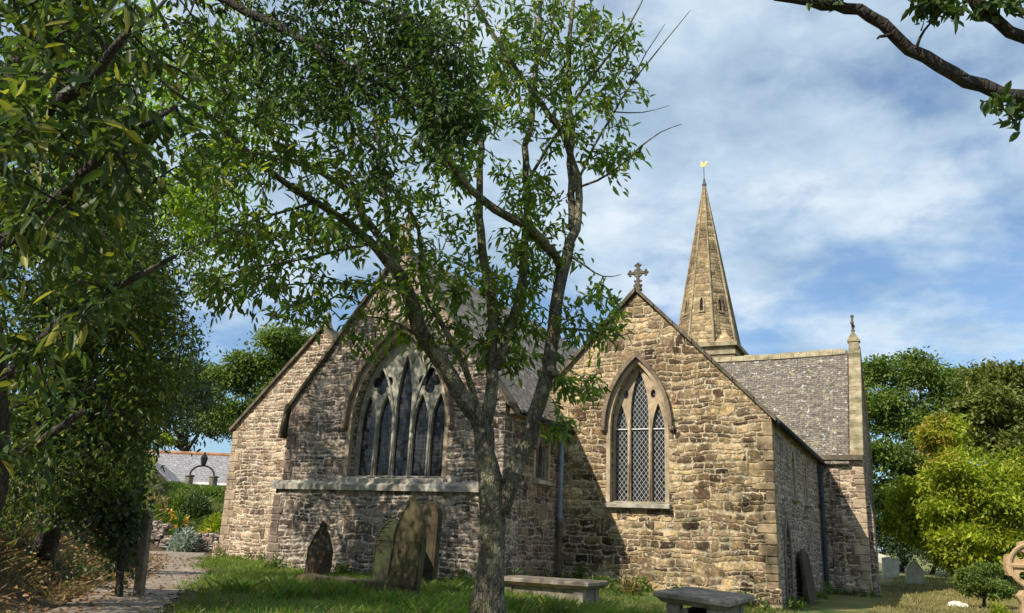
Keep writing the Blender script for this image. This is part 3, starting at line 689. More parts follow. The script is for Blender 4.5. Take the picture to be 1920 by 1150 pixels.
b = BM(); wedge(b, [(TCX+u, STOP+.82+v) for u, v in cock], -.02, .02, fY(TCY)); obj('cockerel', b, M_GILT, vane)

# finials
def cross_finial(x, y, z, s, mat, name='cross_finial'):
    b = BM(); wedge(b, [(x-.12*s, z), (x+.12*s, z), (x+.06*s, z+.22*s), (x-.06*s, z+.22*s)], -.09*s, .09*s, fY(y))
    box(b, x-.04*s, x+.04*s, y-.045*s, y+.045*s, z+.19*s, z+.80*s); zc = z+.56*s
    box(b, x-.24*s, x-.042*s, y-.04*s, y+.04*s, zc-.04*s, zc+.04*s); box(b, x+.042*s, x+.24*s, y-.04*s, y+.04*s, zc-.04*s, zc+.04*s)
    for dx, dz in ((-.27, 0), (.27, 0), (0, .27)):
        px_, pz = -dz/.27, dx/.27
        ball(b, (x+dx*s*1.08, y, zc+dz*s*1.08), .05*s, (1, .8, 1))
        for q in (-1, 1): ball(b, (x+dx*.92*s+q*px_*.072*s, y, zc+dz*.92*s+q*pz*.072*s), .045*s, (1, .8, 1))
    for q in (-1, 1): ball(b, (x+q*.09*s, y, z+.30*s), .045*s, (1, .8, 1)); ball(b, (x+q*.1*s, y, z+.16*s), .05*s, (1, 1, 1))
    tb = [(x+.13*s*math.cos(t), y, zc+.13*s*math.sin(t)) for t in np.linspace(0, 2*math.pi, 17)]
    tube(b, tb, .025*s, 6, False)
    return obj(name, b, mat, church)
cross_finial(AXC, AY+.12, AAP+.02, .76, M_COPING)
cross_finial(CXC, CY+.12, CAP+.02, .9, M_QUOIN)
b = BM(); wedge(b, [(LXC-.16, LAP-.02), (LXC+.16, LAP-.02), (LXC+.07, LAP+.14), (LXC+.05, LAP+.36), (LXC, LAP+.44), (LXC-.05, LAP+.36), (LXC-.07, LAP+.14)], -.08, .12, fY(AY+.1)); obj('finial', b, M_DRESS, church)
fx, fy_, fz = TX-.14, TRY, TAP+.13
b = BM(); box(b, fx-.15, fx+.15, fy_-.15, fy_+.15, fz-.1, fz+.16); box(b, fx-.19, fx+.19, fy_-.18, fy_+.18, fz+.163, fz+.24)
wedge(b, [(-.17, fz+.243), (.17, fz+.243), (0.02, fz+.5), (-.02, fz+.5)], fy_-.16, fy_+.16, lambda u, v, w_: (fx+u, w_, v)); fin = obj('finial', b, M_COPLIGHT, church)
b = BM(); box(b, fx-.035, fx+.035, fy_-.05, fy_+.05, fz+.47, fz+1.02); box(b, fx-.03, fx+.03, fy_-.24, fy_-.053, fz+.72, fz+.80); box(b, fx-.03, fx+.03, fy_+.053, fy_+.24, fz+.72, fz+.80)
for p in ((0, 0, 1.04), (0, -.25, .76), (0, .25, .76), (0, 0, .55)): ball(b, (fx+p[0], fy_+p[1], fz+p[2]), .062)
obj('stone_cross', b, M_COPING, fin)

# ------------------------------------------------------------------ graves and tombs
def fP(p, rz=0, tilt=0, lean=0):
    "upright slab frame at p: u across, v up, w back; lean tips it back, tilt sideways"
    m = Matrix.Rotation(rz, 3, 'Z') @ Matrix.Rotation(tilt, 3, 'Y') @ Matrix.Rotation(-lean, 3, 'X')
    p = Vector(p)
    return lambda u, v, w_: p + m @ Vector((u, w_, v))
def headstone(name, label, cat, pts, p, th, mat, rz=0, tilt=0, lean=0, panel=None, group=None, bevel=.018):
    b = BM(); fr = fP(p, rz, tilt, lean); wedge(b, pts, 0, th, fr)
    bmesh.ops.dissolve_limit(b, angle_limit=.02, verts=b.verts, edges=b.edges)
    bev(b, bevel, 2); roughen(b, .005, 6, p[0])
    o = obj(name, b, mat); tag(o, label, cat, group)
    if panel:
        b = BM(); wedge(b, panel, -.012, .0, fr); bev(b, .004); obj('carved_panel', b, mat, o)
    return o
def pt(px, py, Y): q = onY(px, py, Y); return (q[0], q[1], gzp(q[0], q[1]))
# tall lancet stone in front of the chancel
P0 = pt(750, 1130, 10.3); a_ = .275
lan = arch(0, a_, -.25, .78, .62, 8)
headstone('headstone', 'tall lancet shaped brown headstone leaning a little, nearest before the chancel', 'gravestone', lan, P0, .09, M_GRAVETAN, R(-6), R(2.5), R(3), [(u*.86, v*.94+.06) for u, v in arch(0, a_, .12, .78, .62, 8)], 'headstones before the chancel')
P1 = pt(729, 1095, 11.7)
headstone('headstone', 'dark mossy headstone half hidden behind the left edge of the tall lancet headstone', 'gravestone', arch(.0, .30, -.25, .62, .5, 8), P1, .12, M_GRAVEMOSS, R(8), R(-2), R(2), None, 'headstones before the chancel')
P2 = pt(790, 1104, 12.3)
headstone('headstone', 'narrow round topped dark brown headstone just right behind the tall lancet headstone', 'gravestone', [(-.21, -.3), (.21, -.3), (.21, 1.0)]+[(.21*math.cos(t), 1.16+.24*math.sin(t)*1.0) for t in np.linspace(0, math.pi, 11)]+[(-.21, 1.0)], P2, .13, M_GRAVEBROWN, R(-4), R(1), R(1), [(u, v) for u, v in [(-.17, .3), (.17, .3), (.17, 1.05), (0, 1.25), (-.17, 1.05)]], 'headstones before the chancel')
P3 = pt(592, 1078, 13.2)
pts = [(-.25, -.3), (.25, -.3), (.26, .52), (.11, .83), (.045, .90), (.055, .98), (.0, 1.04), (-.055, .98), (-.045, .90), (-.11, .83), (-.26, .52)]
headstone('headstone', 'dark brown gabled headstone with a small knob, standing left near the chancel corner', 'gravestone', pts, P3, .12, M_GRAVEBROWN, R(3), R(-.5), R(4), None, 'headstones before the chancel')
# low kerb stone beside the lancet stone
q0 = onY(560, 1119, 10.9); q1 = onY(706, 1128, 10.6)
b = BM(); v0 = Vector((q0[0], q0[1], gzp(q0[0], q0[1])-.1)); v1 = Vector((q1[0], q1[1], gzp(q1[0], q1[1])-.1)); d = (v1-v0).normalized(); nr_ = Vector((-d.y, d.x, 0))
n = 12; top = []
for j in range(n+1):
    p = v0.lerp(v1, j/n); h = .30+.008*math.sin(j*1.3)+random.uniform(-.006, .006)
    top.append([b.verts.new(q) for q in (p-nr_*.10, p+nr_*.16, p+nr_*.13+Vector((0, 0, h)), p-nr_*.08+Vector((0, 0, h-.02)))])
for r0_, r1_ in zip(top, top[1:]):
    for k in range(4): b.faces.new((r0_[k], r0_[(k+1) % 4], r1_[(k+1) % 4], r1_[k]))
b.faces.new(top[0]); b.faces.new(top[-1][::-1]); tag(obj('grave_kerb', b, M_GRAVETAN), 'low worn grave kerb lying in the grass left of the lancet headstone', 'grave kerb')

def chest_tomb(label, x0, x1, y0, y1, zl, zr, zg, over, th, panels):
    t = thing('chest_tomb', label, 'tomb', ((x0+x1)/2, (y0+y1)/2, zg), 'chest tombs beside the church')
    k = (zr-zl)/(x1-x0)
    def zt(x): return zl+k*(x-x0)
    b = BM()
    prof = [(over, -th*2.0), (over*.35, -th*1.15), (0, -th*.95), (0, -.012), (.02, 0)]
    rings = []
    for ins, dz in prof:
        ring = []
        for cx_, cy_ in ((x0+ins, y0+ins), (x1-ins, y0+ins), (x1-ins, y1-ins), (x0+ins, y1-ins)): ring.append(b.verts.new((cx_, cy_, zt(cx_)+dz)))
        rings.append(ring)
    for p, q in zip(rings, rings[1:]):
        for j in range(4): b.faces.new((p[j], p[(j+1) % 4], q[(j+1) % 4], q[j]))
    b.faces.new(rings[0][::-1]); b.faces.new(rings[-1]); bmesh.ops.subdivide_edges(b, edges=b.edges[:], cuts=3, use_grid_fill=True); roughen(b, .008, 4)
    obj('slab', b, M_SLAB, t)
    zb = min(zl, zr)-th*2.0+.002
    i0 = over+.03
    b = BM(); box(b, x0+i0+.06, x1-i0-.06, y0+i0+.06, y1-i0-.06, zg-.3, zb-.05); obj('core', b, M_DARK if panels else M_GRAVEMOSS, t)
    pw = .17
    for (xa, xb, ya, yb) in ((x0+i0, x0+i0+pw, y0+i0, y0+i0+pw), (x1-i0-pw, x1-i0, y0+i0, y0+i0+pw), (x0+i0, x0+i0+pw, y1-i0-pw, y1-i0), (x1-i0-pw, x1-i0, y1-i0-pw, y1-i0)):
        b = BM(); box(b, xa, xb, ya, yb, zg-.3, zt((xa+xb)/2)-th*2.0+.004); bev(b, .012); obj('corner_post', b, M_TOMB, t)
    w_ = (x1-x0-2*i0-2*pw)
    def pan(xa, xb, ya, yb):
        b = BM(); box(b, xa, xb, ya, yb, zg-.3, zb-.003); bev(b, .01); obj('side_panel', b, M_TOMB, t)
    if panels:
        pan(x0+i0+pw+.003, x0+i0+pw+w_*.28, y0+i0+.03, y0+i0+.10); pan(x1-i0-.10, x1-i0-.03, y0+i0+pw+.004, y1-i0-pw-.004)
    else:
        pan(x0+i0+pw+.003, x1-i0-pw-.003, y0+i0+.03, y0+i0+.10); pan(x1-i0-.10, x1-i0-.03, y0+i0+pw+.004, y1-i0-pw-.004)
    return t
ty = 10.5; A_ = onY(1224, 1108, ty); B_ = onY(1366, 1129, ty)
chest_tomb('weathered chest tomb with a tilted slab, right in front of the golden gable', A_[0], B_[0], ty, ty+1.75, A_[2], B_[2], gzp((A_[0]+B_[0])/2, ty), .10, .062, True)
ty = 13.0; A_ = onY(925, 1081, ty); B_ = onY(1102, 1093, ty)
chest_tomb('long grey chest tomb seen partly behind the lichened tree trunk', A_[0], B_[0], ty, ty+1.0, A_[2], B_[2], gzp((A_[0]+B_[0])/2, ty), .09, .06, False)
# slab leaning on the side wall
b = BM(); fr = lambda u, v, w_: (AX1+.05+.16*(1-v/1.3)+(.09 if w_ else 0), u, .30+v)
wedge(b, [(20.0, -.1), (21.3, -.1), (21.3, 1.05), (21.1, 1.2), (20.65, 1.28), (20.2, 1.2), (20.0, 1.05)], 0, 1, fr); bev(b, .015)
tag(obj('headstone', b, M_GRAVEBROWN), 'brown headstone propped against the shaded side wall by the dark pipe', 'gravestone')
# pale stones on the far right
def shoulder(a, h, r): return [(-a, -.2), (a, -.2), (a, h*.62), (r+.04, h*.72)]+[(r*math.cos(t), h-r+r*math.sin(t)) for t in np.linspace(0.1, math.pi-.1, 9)]+[(-r-.04, h*.72), (-a, h*.62)]
p = pt(1671, 1082, 34)
headstone('headstone', 'white squarish headstone with nearly flat top, beside the transept corner', 'gravestone', [(-.28, -.2), (.28, -.2), (.29, .64), (.1, .70), (-.1, .71), (-.29, .68)], p, .1, M_WHITESTONE, R(22), R(2), R(-2), None, 'white headstones')
p = pt(1718, 1094, 31.5)
headstone('headstone', 'white round shouldered headstone standing further right on the slope', 'gravestone', shoulder(.29, .72, .2), p, .1, M_WHITESTONE, R(24), R(-1), R(3), None, 'white headstones')
p = pt(1646, 1052, 36)
headstone('stone_fragment', 'small white stone fragment leaning in the dark under the trees', 'stone', [(-.3, .05), (.3, -.15), (.3, .2), (-.3, .34)], (p[0]+.1, p[1], p[2]+.5), .08, M_WHITESTONE, R(15), 0, 0)
for k, (px, py, s) in enumerate(((1792, 1098, .16), (1801, 1106, .13), (1788, 1110, .14))):
    p = pt(px, py, 24); b = BM(); bmesh.ops.create_icosphere(b, subdivisions=2, radius=s)
    for v in b.verts: v.co = Vector((v.co.x*1.3, v.co.y, v.co.z*.75))+Vector(p)
    roughen(b, .05, 4, k*3); tag(obj('rubble_stone', b, M_WHITESTONE), 'small pale lump of rubble lying by the round shrub', 'stone', 'rubble by the shrub')
# wheel headed cross cut by the right edge
p = onY(1938, 1062, 14.2); zc = p[2]; rr = .35; gx_ = gzp(p[0], 14.2)
def ringpts():
    P = []
    for q in range(4):                                     # four splayed arms with scooped corners
        a0 = q*math.pi/2
        for t in (-.42, -.2, 0, .2, .42): P.append((rr*math.cos(a0+t), rr*math.sin(a0+t)))
        for t in (.60, .785, .97): P.append((rr*(.74 if t == .785 else .80)*math.cos(a0+t), rr*(.74 if t == .785 else .80)*math.sin(a0+t)))
    return P
hl = [[(rr*.56*math.cos(a)+.06*math.cos(t), rr*.56*math.sin(a)+.06*math.sin(t)) for t in np.linspace(0, 2*math.pi, 9, endpoint=False)] for a in (math.pi/4, 3*math.pi/4, 5*math.pi/4, 7*math.pi/4)]
ct = thing('cross_headstone', 'carved tan wheel cross cut off by the right edge of the view', 'gravestone', (p[0], 14.2, gx_))
fr = fP((p[0], 14.2, zc), R(10)); b = BM(); plate(b, ringpts(), hl, 0, .16, fr)
plate(b, ringpts(), hl, .16, .15, fr, False); obj('cross_head', b, M_CROSS, ct)
b = BM(); arc = [(rr*.86*math.cos(t), rr*.86*math.sin(t)) for t in np.linspace(0, 2*math.pi, 25)]
tube(b, [fr(u, v, -.012) for u, v in arc], .028, 6, False); tube(b, [fr(u*.36, v*.36, -.012) for u, v in arc], .03, 6, False)
for q in range(4):
    c, s = math.cos(q*math.pi/2), math.sin(q*math.pi/2); tube(b, [fr(c*rr*.33, s*rr*.33, -.012), fr(c*rr*.9, s*rr*.9, -.012)], .035, 6)
obj('carving', b, M_CROSS, ct)
zb = gx_-zc
b = BM(); wedge(b, [(-.27, zb-.1), (.27, zb-.1), (.20, -.52), (.25, -.42), (.17, -.33), (-.17, -.33), (-.25, -.42), (-.20, -.52)], .0, .15, fr); bev(b, .012); obj('shaft', b, M_CROSS, ct)
b = BM()
for s in (-1, 1): tube(b, [fr(s*.24, zb, -.008), fr(s*.175, -.52, -.008), fr(s*.20, -.43, -.008)], .022, 6)
for j in range(5): tube(b, [fr(-.15, zb+.1+j*.16, -.004), fr(.0, zb+.18+j*.16, -.008), fr(.15, zb+.1+j*.16, -.004)], .018, 5)
obj('carving', b, M_CROSS, ct)

# ------------------------------------------------------------------ left: gatepost, dry stone wall, cottage, lamp arch
pp = np.array(onZ(269, 1062, .92)); pp = atv(269, 1058, 10.6); gz0 = gzp(pp[0], pp[1])
ptop = atv(276, 962, 10.6)
b = BM(); wedge(b, [(-.055, -.3), (.055, -.3), (.052, ptop[2]-gz0), (.0, ptop[2]-gz0+.05), (-.052, ptop[2]-gz0)], -.05, .05, fP((pp[0], pp[1], gz0), R(20), R(-2.5))); bev(b, .012)
tag(obj('gatepost', b, M_WOOD), 'weathered square wooden gatepost beside the path against the ivy', 'post')
# dry stone wall of rough blocks
b = BM(); A2 = atv(262, 1035, 27); B2 = atv(418, 1035, 27); wl = float(np.hypot(*(B2-A2)[:2])); wd_ = (B2-A2)[:2]/wl
wz = math.atan2(wd_[1], wd_[0]); frw = fP((A2[0], A2[1], 0), wz)
for row in range(5):
    x = 0
    while x < wl:
        L_ = random.uniform(.16, .42); h = .14; q = A2[:2]+wd_*x; z = gzp(q[0], q[1])-.1+row*h
        if row == 4 and random.random() < .35: x += L_; continue
        o_ = random.uniform(-.04, .04); vs = box(b, x+.006, x+L_-.006, o_, o_+.4, z+.0, z+h+random.uniform(-.004, .03)); x += L_
        for v in vs: v.co = frw(v.co.x, v.co.z, v.co.y)
bev(b, .03); roughen(b, .018, 5); tag(obj('dry_stone_wall', b, M_GREY), 'low dry stone wall holding up the flower garden beside the path', 'wall')

cx_, cy_ = -36.2, 34.2                                      # cottage, turned to face the path
cot = thing('cottage', 'low cottage with grey slate roof and cream walls beyond the garden', 'cottage', (cx_, cy_, gzp(cx_, cy_)-.3))
ang = R(26)
cm = Matrix.Rotation(ang, 3, 'Z')
def fc(u, v, w_): q = cm @ Vector((u, w_, 0)); return Vector((cx_+q.x, cy_+q.y, v))
zE, zR, zG = 3.78, 5.42, 1.6
fcv = lambda u, v, w_: fc(u, v, w_)
dh = [[(-.55+s, zG+.2), (.05+s, zG+.2), (.05+s, 3.15), (-.25+s, 3.35), (-.55+s, 3.15)] for s in (.15, 1.05)]
b = BM(); plate(b, [(-4, zG), (4.2, zG), (4.2, zE), (-4, zE)], dh, 0, .25, fcv); wedge(b, [(.251, zG), (4, zG), (4, zE), (2.1, zR-.02), (.251, zE)], -4, -3.75, lambda u, v, w_: fc(w_, v, u)); obj('wall', b, M_CREAM, cot)
for l in dh:
    b = BM(); plate(b, [(l[0][0]-.04, zG), (l[1][0]+.04, zG), (l[1][0]+.04, 3.4), (l[0][0]-.04, 3.4)], [], .2, .25, fcv); obj('window', b, M_DARK, cot)
b = BM(); wedge(b, [(-.25, zE-.1), (2.1, zR), (4.4, zE-.1), (4.4, zE-.2), (2.1, zR-.1), (-.25, zE-.2)], -4.3, 4.6, lambda u, v, w_: fc(w_, v, u)); obj('roof', b, M_SLATEGREY, cot)
b = BM(); tube(b, [fc(-4.3, zR+.02, 2.1), fc(4.6, zR+.02, 2.1)], .11, 8); obj('ridge', b, M_TERRA, cot)
b = BM(); box(b, 0, 0, 0, 0, 0, 0); b.clear(); wedge(b, [(-.5, zE-.19), (4.6, zE-.19), (4.6, zE-.06), (-.5, zE-.06)], -.32, -.255, fcv); obj('fascia', b, M_WHITE, cot)
po = arch(-2.0, .34, zG+.1, 2.75, .4, 5)
b = BM(); plate(b, [(-3.2, zG), (-.9, zG), (-.9, 3.75), (-2.05, 4.55), (-3.2, 3.75)], [po], -1.5, -.01, fcv); obj('porch', b, M_GREYWALL, cot)
b = BM(); wedge(b, [(-3.35, 3.68), (-2.05, 4.6), (-.75, 3.68), (-.75, 3.60), (-2.05, 4.5), (-3.35, 3.60)], -1.6, .3, fcv); obj('porch_roof', b, M_SLATEGREY, cot)
b = BM(); plate(b, [(-2.45, zG), (-1.55, zG), (-1.55, 3.3), (-2.45, 3.3)], [], -1.2, -1.1, fcv); obj('door', b, M_DARK, cot)

la = atv(348, 945, 37); lb = atv(394, 945, 37); lt = atv(371, 893, 37)
lg = thing('lamp_arch', 'black iron lamp arch between two stone pillars at the garden gate', 'lamp arch', (float(lt[0]), float(lt[1]), gzp(lt[0], lt[1])))
for q in (la, lb):
    b = BM(); zb_ = gzp(q[0], q[1]); box(b, q[0]-.13, q[0]+.13, q[1]-.13, q[1]+.13, zb_-.2, 3.5); box(b, q[0]-.16, q[0]+.16, q[1]-.16, q[1]+.16, 3.503, 3.58); bev(b, .02); obj('pillar', b, M_TOMB, lg)
b = BM(); mid = (la+lb)/2; hw = (lb-la)/2
tube(b, [(mid[0]+hw[0]*math.cos(t), mid[1]+hw[1]*math.cos(t), 3.58+.42*math.sin(t)) for t in np.linspace(math.pi, 0, 15)], .04, 6); obj('iron_arch', b, M_IRON, lg, True)
b = BM(); c_ = Vector((mid[0], mid[1], 3.98)); tube(b, [c_, c_+Vector((0, 0, .08)), c_+Vector((0, 0, .36)), c_+Vector((0, 0, .52)), c_+Vector((0, 0, .62))], [.05, .10, .16, .05, .02], 6); obj('lantern', b, M_IRON, lg)

# ------------------------------------------------------------------ plants
def leaf_mesh(name, P, D, L_, W_, mat, parent=None, curl=.25, roll=None):
    "many pointed leaves: P base points, D directions"
    P = np.asarray(P, float); n = len(P); D = np.asarray(D, float); D /= np.linalg.norm(D, axis=1)[:, None]+1e-9
    up = rng.normal(0, .55, (n, 3))+np.array([0, 0, 1.]); S = np.cross(D, up); S /= np.linalg.norm(S, axis=1)[:, None]+1e-9
    N = np.cross(S, D); L_ = L_[:, None]; W_ = W_[:, None]
    cu = curl*L_*rng.uniform(.2, 1, (n, 1))
    V = np.stack([P, P+D*L_*.32+S*W_*.5+N*W_*.22, P+D*L_*.68+S*W_*.42+N*W_*.18-N*cu*.35, P+D*L_-N*cu, P+D*L_*.68-S*W_*.42+N*W_*.18-N*cu*.35, P+D*L_*.32-S*W_*.5+N*W_*.22], 1)
    if parent is None:
        pass
    base = np.arange(n)[:, None]*6
    idx = (base+np.array([[0, 1, 2, 3, 0, 3, 4, 5]])).ravel()
    return rawmesh(name, V, 4, idx, mat, parent)
def unit(n): v = rng.normal(0, 1, (n, 3)); return v/np.linalg.norm(v, axis=1)[:, None]

def tree(name, label, base, limbs, targets, bark, leafm, leaf=(.11, .04), per=14, spread=.16, droop=.55, cat='tree', group=None, twig_r=.009, step=.22, sides=7, extra=None, trunk_n=1, jit=.05, yellow=None, maxreach=None, twigs_vis=True):
    """limbs: polylines of (point, radius); targets: twig ends. Twigs grow from the nearest wood to each target."""
    t = thing(name, label, cat, tuple(float(v) for v in base), group)
    nodes = []; trunk = BM(); limb = BM()
    for k, l in enumerate(limbs):
        pts = [np.array(p) for p, r in l]; rs = [r for p, r in l]
        # resample with a little wander
        Q = []; RR = []
        for a, c, ra, rc in zip(pts, pts[1:], rs, rs[1:]):
            n = max(2, int(np.linalg.norm(c-a)/step))
            for j in range(n): f = j/n; Q.append(a+(c-a)*f); RR.append(ra+(rc-ra)*f)
        Q.append(pts[-1]); RR.append(rs[-1]); Q = np.array(Q)
        for _ in range(2):
            if len(Q) > 4: Q[1:-1] = Q[1:-1]*.5+.25*(Q[:-2]+Q[2:])
        Q[1:-1] += rng.normal(0, 1, Q[1:-1].shape)*np.minimum(.012, np.array(RR)[1:-1, None]*.3)
        tube(trunk if k < trunk_n else limb, Q, RR, sides if RR[0] > .04 else 5)
        nodes += list(Q[1:] if k < trunk_n else Q)
    obj('trunk', trunk, bark, t, True)
    lp, ld = [], []
    if len(targets):
        targets = np.asarray(targets); nd = np.array(nodes)
        d0 = np.array([np.min(((nd-q)**2).sum(1)) for q in targets]); order = np.argsort(d0)
        cap = len(nd)+len(targets)*8; arr = np.zeros((cap, 3)); arr[:len(nd)] = nd; m = len(nd)
        for q in targets[order]:
            dd = ((arr[:m]-q)**2).sum(1)+ .0; i = int(np.argmin(dd)); s = arr[i].copy(); dist = math.sqrt(dd[i])
            if maxreach and dist > maxreach: continue
            n = max(3, min(7, int(dist/.16))); mid = (s+q)/2+rng.normal(0, jit, 3)*dist*1.5+np.array([0, 0, .10*dist])
            ts = np.linspace(0, 1, n+1)[:, None]; path = s*(1-ts)**2+2*mid*ts*(1-ts)+q*ts**2
            r0 = twig_r*min(2.2, .8+dist*.7)
            if twigs_vis: tube(limb, path, np.linspace(r0, twig_r*.35, n+1), 4, False)
            arr[m:m+n] = path[1:]; m += n
            k = per if isinstance(per, int) else int(rng.integers(*per)); ax = path[-1]-path[-2]; ax /= np.linalg.norm(ax)+1e-9
            tt = rng.uniform(.35, 1.0, k)**.7; ii = np.clip((tt*n).astype(int), 0, n-1)
            pp_ = path[ii]+(path[ii+1]-path[ii])*rng.uniform(0, 1, (k, 1))+rng.normal(0, spread*.25, (k, 3))
            dv = ax[None]*.6+unit(k)*.8+np.array([0, 0, -droop]); lp.append(pp_); ld.append(dv)
    if len(limb.verts): obj('branches', limb, bark, t, True)
    else: limb.free()
    if lp:
        lp = np.concatenate(lp); ld = np.concatenate(ld); n = len(lp)
        leaf_mesh('crown', lp, ld, leaf[0]*rng.uniform(.45, 1.3, n), leaf[1]*rng.uniform(.55, 1.25, n), leafm, t)
    return t
def ell(spec):
    "points spread through screen-side ellipses standing at given distances: (px, py, rx, ry, count, near, far)"
    out = []
    for cx, cy, rx, ry, n, d0, d1 in spec:
        for _ in range(n):
            a = rng.uniform(0, 2*math.pi); r = math.sqrt(rng.uniform(0, 1)); out.append(atv(cx+rx*r*math.cos(a), cy+ry*r*math.sin(a), rng.uniform(d0, d1)))
    return np.array(out)
def blob(spec):
    out = []
    for cx, cy, cz, rx, ry, rz, n in spec:
        u = unit(n)*(rng.uniform(.35, 1, (n, 1))**.5); out.append(np.array([cx, cy, cz])+u*np.array([rx, ry, rz]))
    return np.concatenate(out)

# --- the tree in the middle
D0 = 9.25
def ml(*pts): return [(atv(px, py, D0+dd), r*.80) for px, py, dd, r in pts]
K = 9.3/1539.2/2
tb = atv(912, 1168, D0)
limbs = [
 [(np.array([tb[0], tb[1], gzp(tb[0], tb[1])-.25]), .29)]+ml((911, 1160, 0, .30), (913, 1128, 0, .235), (918, 1080, 0, .195), (924, 1020, 0, .18), (926, 960, 0, .185), (918, 900, 0, .175), (908, 850, 0, .15), (906, 800, 0, .15)),
 ml((938, 960, .0, .13), (962, 890, -.03, .125), (990, 820, -.05, .115), (1015, 750, -.02, .11), (1030, 690, 0, .105), (1036, 630, .02, .10), (1046, 540, .05, .095), (1058, 480, .08, .09), (1080, 430, .1, .07), (1090, 370, .15, .06), (1078, 300, .1, .055), (1050, 240, 0, .05), (1010, 190, -.1, .045), (960, 120, -.2, .04), (915, 50, -.3, .036), (880, -30, -.4, .03), (850, -140, -.5, .02)),
 ml((906, 805, 0, .12), (880, 765, -.05, .125), (845, 705, -.1, .12), (800, 640, -.15, .115), (775, 580, -.2, .11), (757, 530, -.25, .10), (735, 490, -.3, .085), (700, 455, -.4, .062), (650, 415, -.6, .055), (590, 380, -.8, .05), (520, 335, -1., .045), (450, 270, -1.3, .04), (380, 210, -1.6, .035), (300, 150, -2., .02)),
 ml((757, 535, -.25, .075), (735, 480, -.15, .065), (700, 430, -.1, .06), (650, 350, .0, .05), (560, 300, .1, .045), (480, 290, .1, .035), (400, 270, .2, .025)),
 ml((908, 800, .02, .10), (925, 720, .08, .095), (922, 640, .12, .085), (925, 560, .2, .08), (905, 470, .3, .07), (898, 380, .4, .06), (905, 280, .5, .05), (890, 180, .6, .04), (880, 60, .7, .03), (870, -80, .8, .02)),
 ml((928, 690, .08, .085), (962, 620, .15, .075), (982, 520, .25, .07), (990, 400, .35, .06), (985, 300, .4, .055), (1000, 190, .5, .05), (1012, 60, .6, .04), (1015, -80, .7, .025)),
 ml((1050, 500, .05, .065), (1030, 460, -.1, .07), (990, 425, -.25, .07), (930, 395, -.4, .065), (880, 360, -.55, .055), (850, 315, -.7, .05), (800, 250, -.9, .04), (740, 170, -1.2, .03), (700, 60, -1.4, .02)),
 ml((1072, 430, .1, .06), (1072, 340, .25, .055), (1070, 230, .35, .05), (1065, 120, .4, .042), (1075, 10, .5, .035), (1080, -90, .6, .02)),
 ml((905, 815, 0, .055), (890, 730, -.08, .05), (850, 650, -.12, .045), (815, 590, -.15, .04), (780, 520, -.2, .035), (800, 420, -.3, .03), (700, 320, -.5, .022)),
 ml((745, 500, .3, .05), (733, 440, .35, .055), (722, 390, .4, .05), (715, 300, .5, .04), (700, 200, .6, .03)),
 ml((1090, 350, .1, .022), (1150, 330, .0, .018), (1205, 270, -.1, .014), (1240, 245, -.12, .009), (1278, 233, -.15, .005)),
 ml((1075, 360, .1, .024), (1115, 270, .05, .02), (1180, 160, .0, .015), (1245, 80, -.05, .010), (1294, 20, -.1, .005)),
 ml((1180, 160, 0, .013), (1210, 100, .02, .010), (1247, 45, .05, .005)),
 ml((1150, 210, .02, .013), (1205, 215, .0, .009), (1255, 198, .0, .004)),
 ml((1070, 200, .35, .03), (1120, 130, .3, .024), (1170, 70, .25, .018), (1210, -10, .2, .01)),
 ml((995, 330, .4, .03), (1040, 250, .5, .025), (1120, 180, .6, .018), (1180, 110, .6, .01)),
 ml((1038, 620, .02, .03), (1080, 610, -.1, .02), (1130, 632, -.2, .014), (1180, 632, -.2, .008), (1192, 610, -.22, .004)),
 ml((1055, 470, .05, .025), (1100, 500, .0, .016), (1130, 525, -.05, .010), (1165, 515, -.05, .004)),
 ml((1030, 690, 0, .06), (1042, 704, -.12, .062)),
 ml((758, 535, -.25, .03), (700, 530, -.4, .024), (620, 535, -.6, .018), (540, 530, -.8, .012), (470, 550, -1., .006)),
 ml((700, 455, -.4, .03), (640, 470, -.6, .024), (560, 490, -.9, .018), (480, 500, -1.1, .012), (420, 520, -1.3, .006)),
 ml((590, 380, -.8, .025), (520, 400, -1., .02), (440, 425, -1.2, .015), (350, 470, -1.5, .008)),
 ml((800, 640, -.1, .025), (740, 600, -.2, .016), (680, 590, -.3, .010), (640, 600, -.35, .005)),
 ml((1000, 800, -.05, .02), (1030, 790, -.2, .014), (1052, 800, -.25, .007)),
]
tg = ell([(540, 330, 190, 160, 165, 7.0, 9.6), (620, 500, 230, 110, 120, 7.6, 9.8), (720, 200, 230, 190, 230, 7.4, 10.2), (880, 130, 150, 150, 150, 8, 10.4), (1040, 130, 120, 150, 150, 8.6, 10.2), (1130, 170, 90, 150, 56, 8.8, 9.8), (1150, 280, 60, 70, 20, 9, 9.6),
 (880, 420, 160, 130, 115, 8.6, 10.2), (1030, 420, 70, 120, 36, 9, 10), (1110, 590, 60, 55, 36, 8.9, 9.5), (1090, 720, 42, 25, 14, 8.9, 9.3), (1048, 800, 26, 18, 8, 9., 9.2), (480, 520, 110, 90, 56, 7.6, 9.2), (690, 640, 40, 30, 8, 8.6, 9.2), (790, 600, 70, 60, 20, 9, 9.8), (900, 590, 80, 90, 44, 9, 9.9), (970, 560, 60, 90, 40, 9.2, 10), (960, 660, 60, 50, 18, 9.3, 9.9),
 (700, -160, 420, 150, 300, 7.4, 11), (420, 180, 130, 150, 90, 6.8, 8.6), (1010, 640, 60, 50, 16, 9.4, 10)])
tree('broadleaf_tree', 'tall lichen barked tree with forking limbs standing before the church', (tb[0], tb[1], gzp(tb[0], tb[1])), limbs, tg, B_MAIN, L_MAIN, (.13, .042), (8, 15), .24, .5, jit=.07, sides=10)

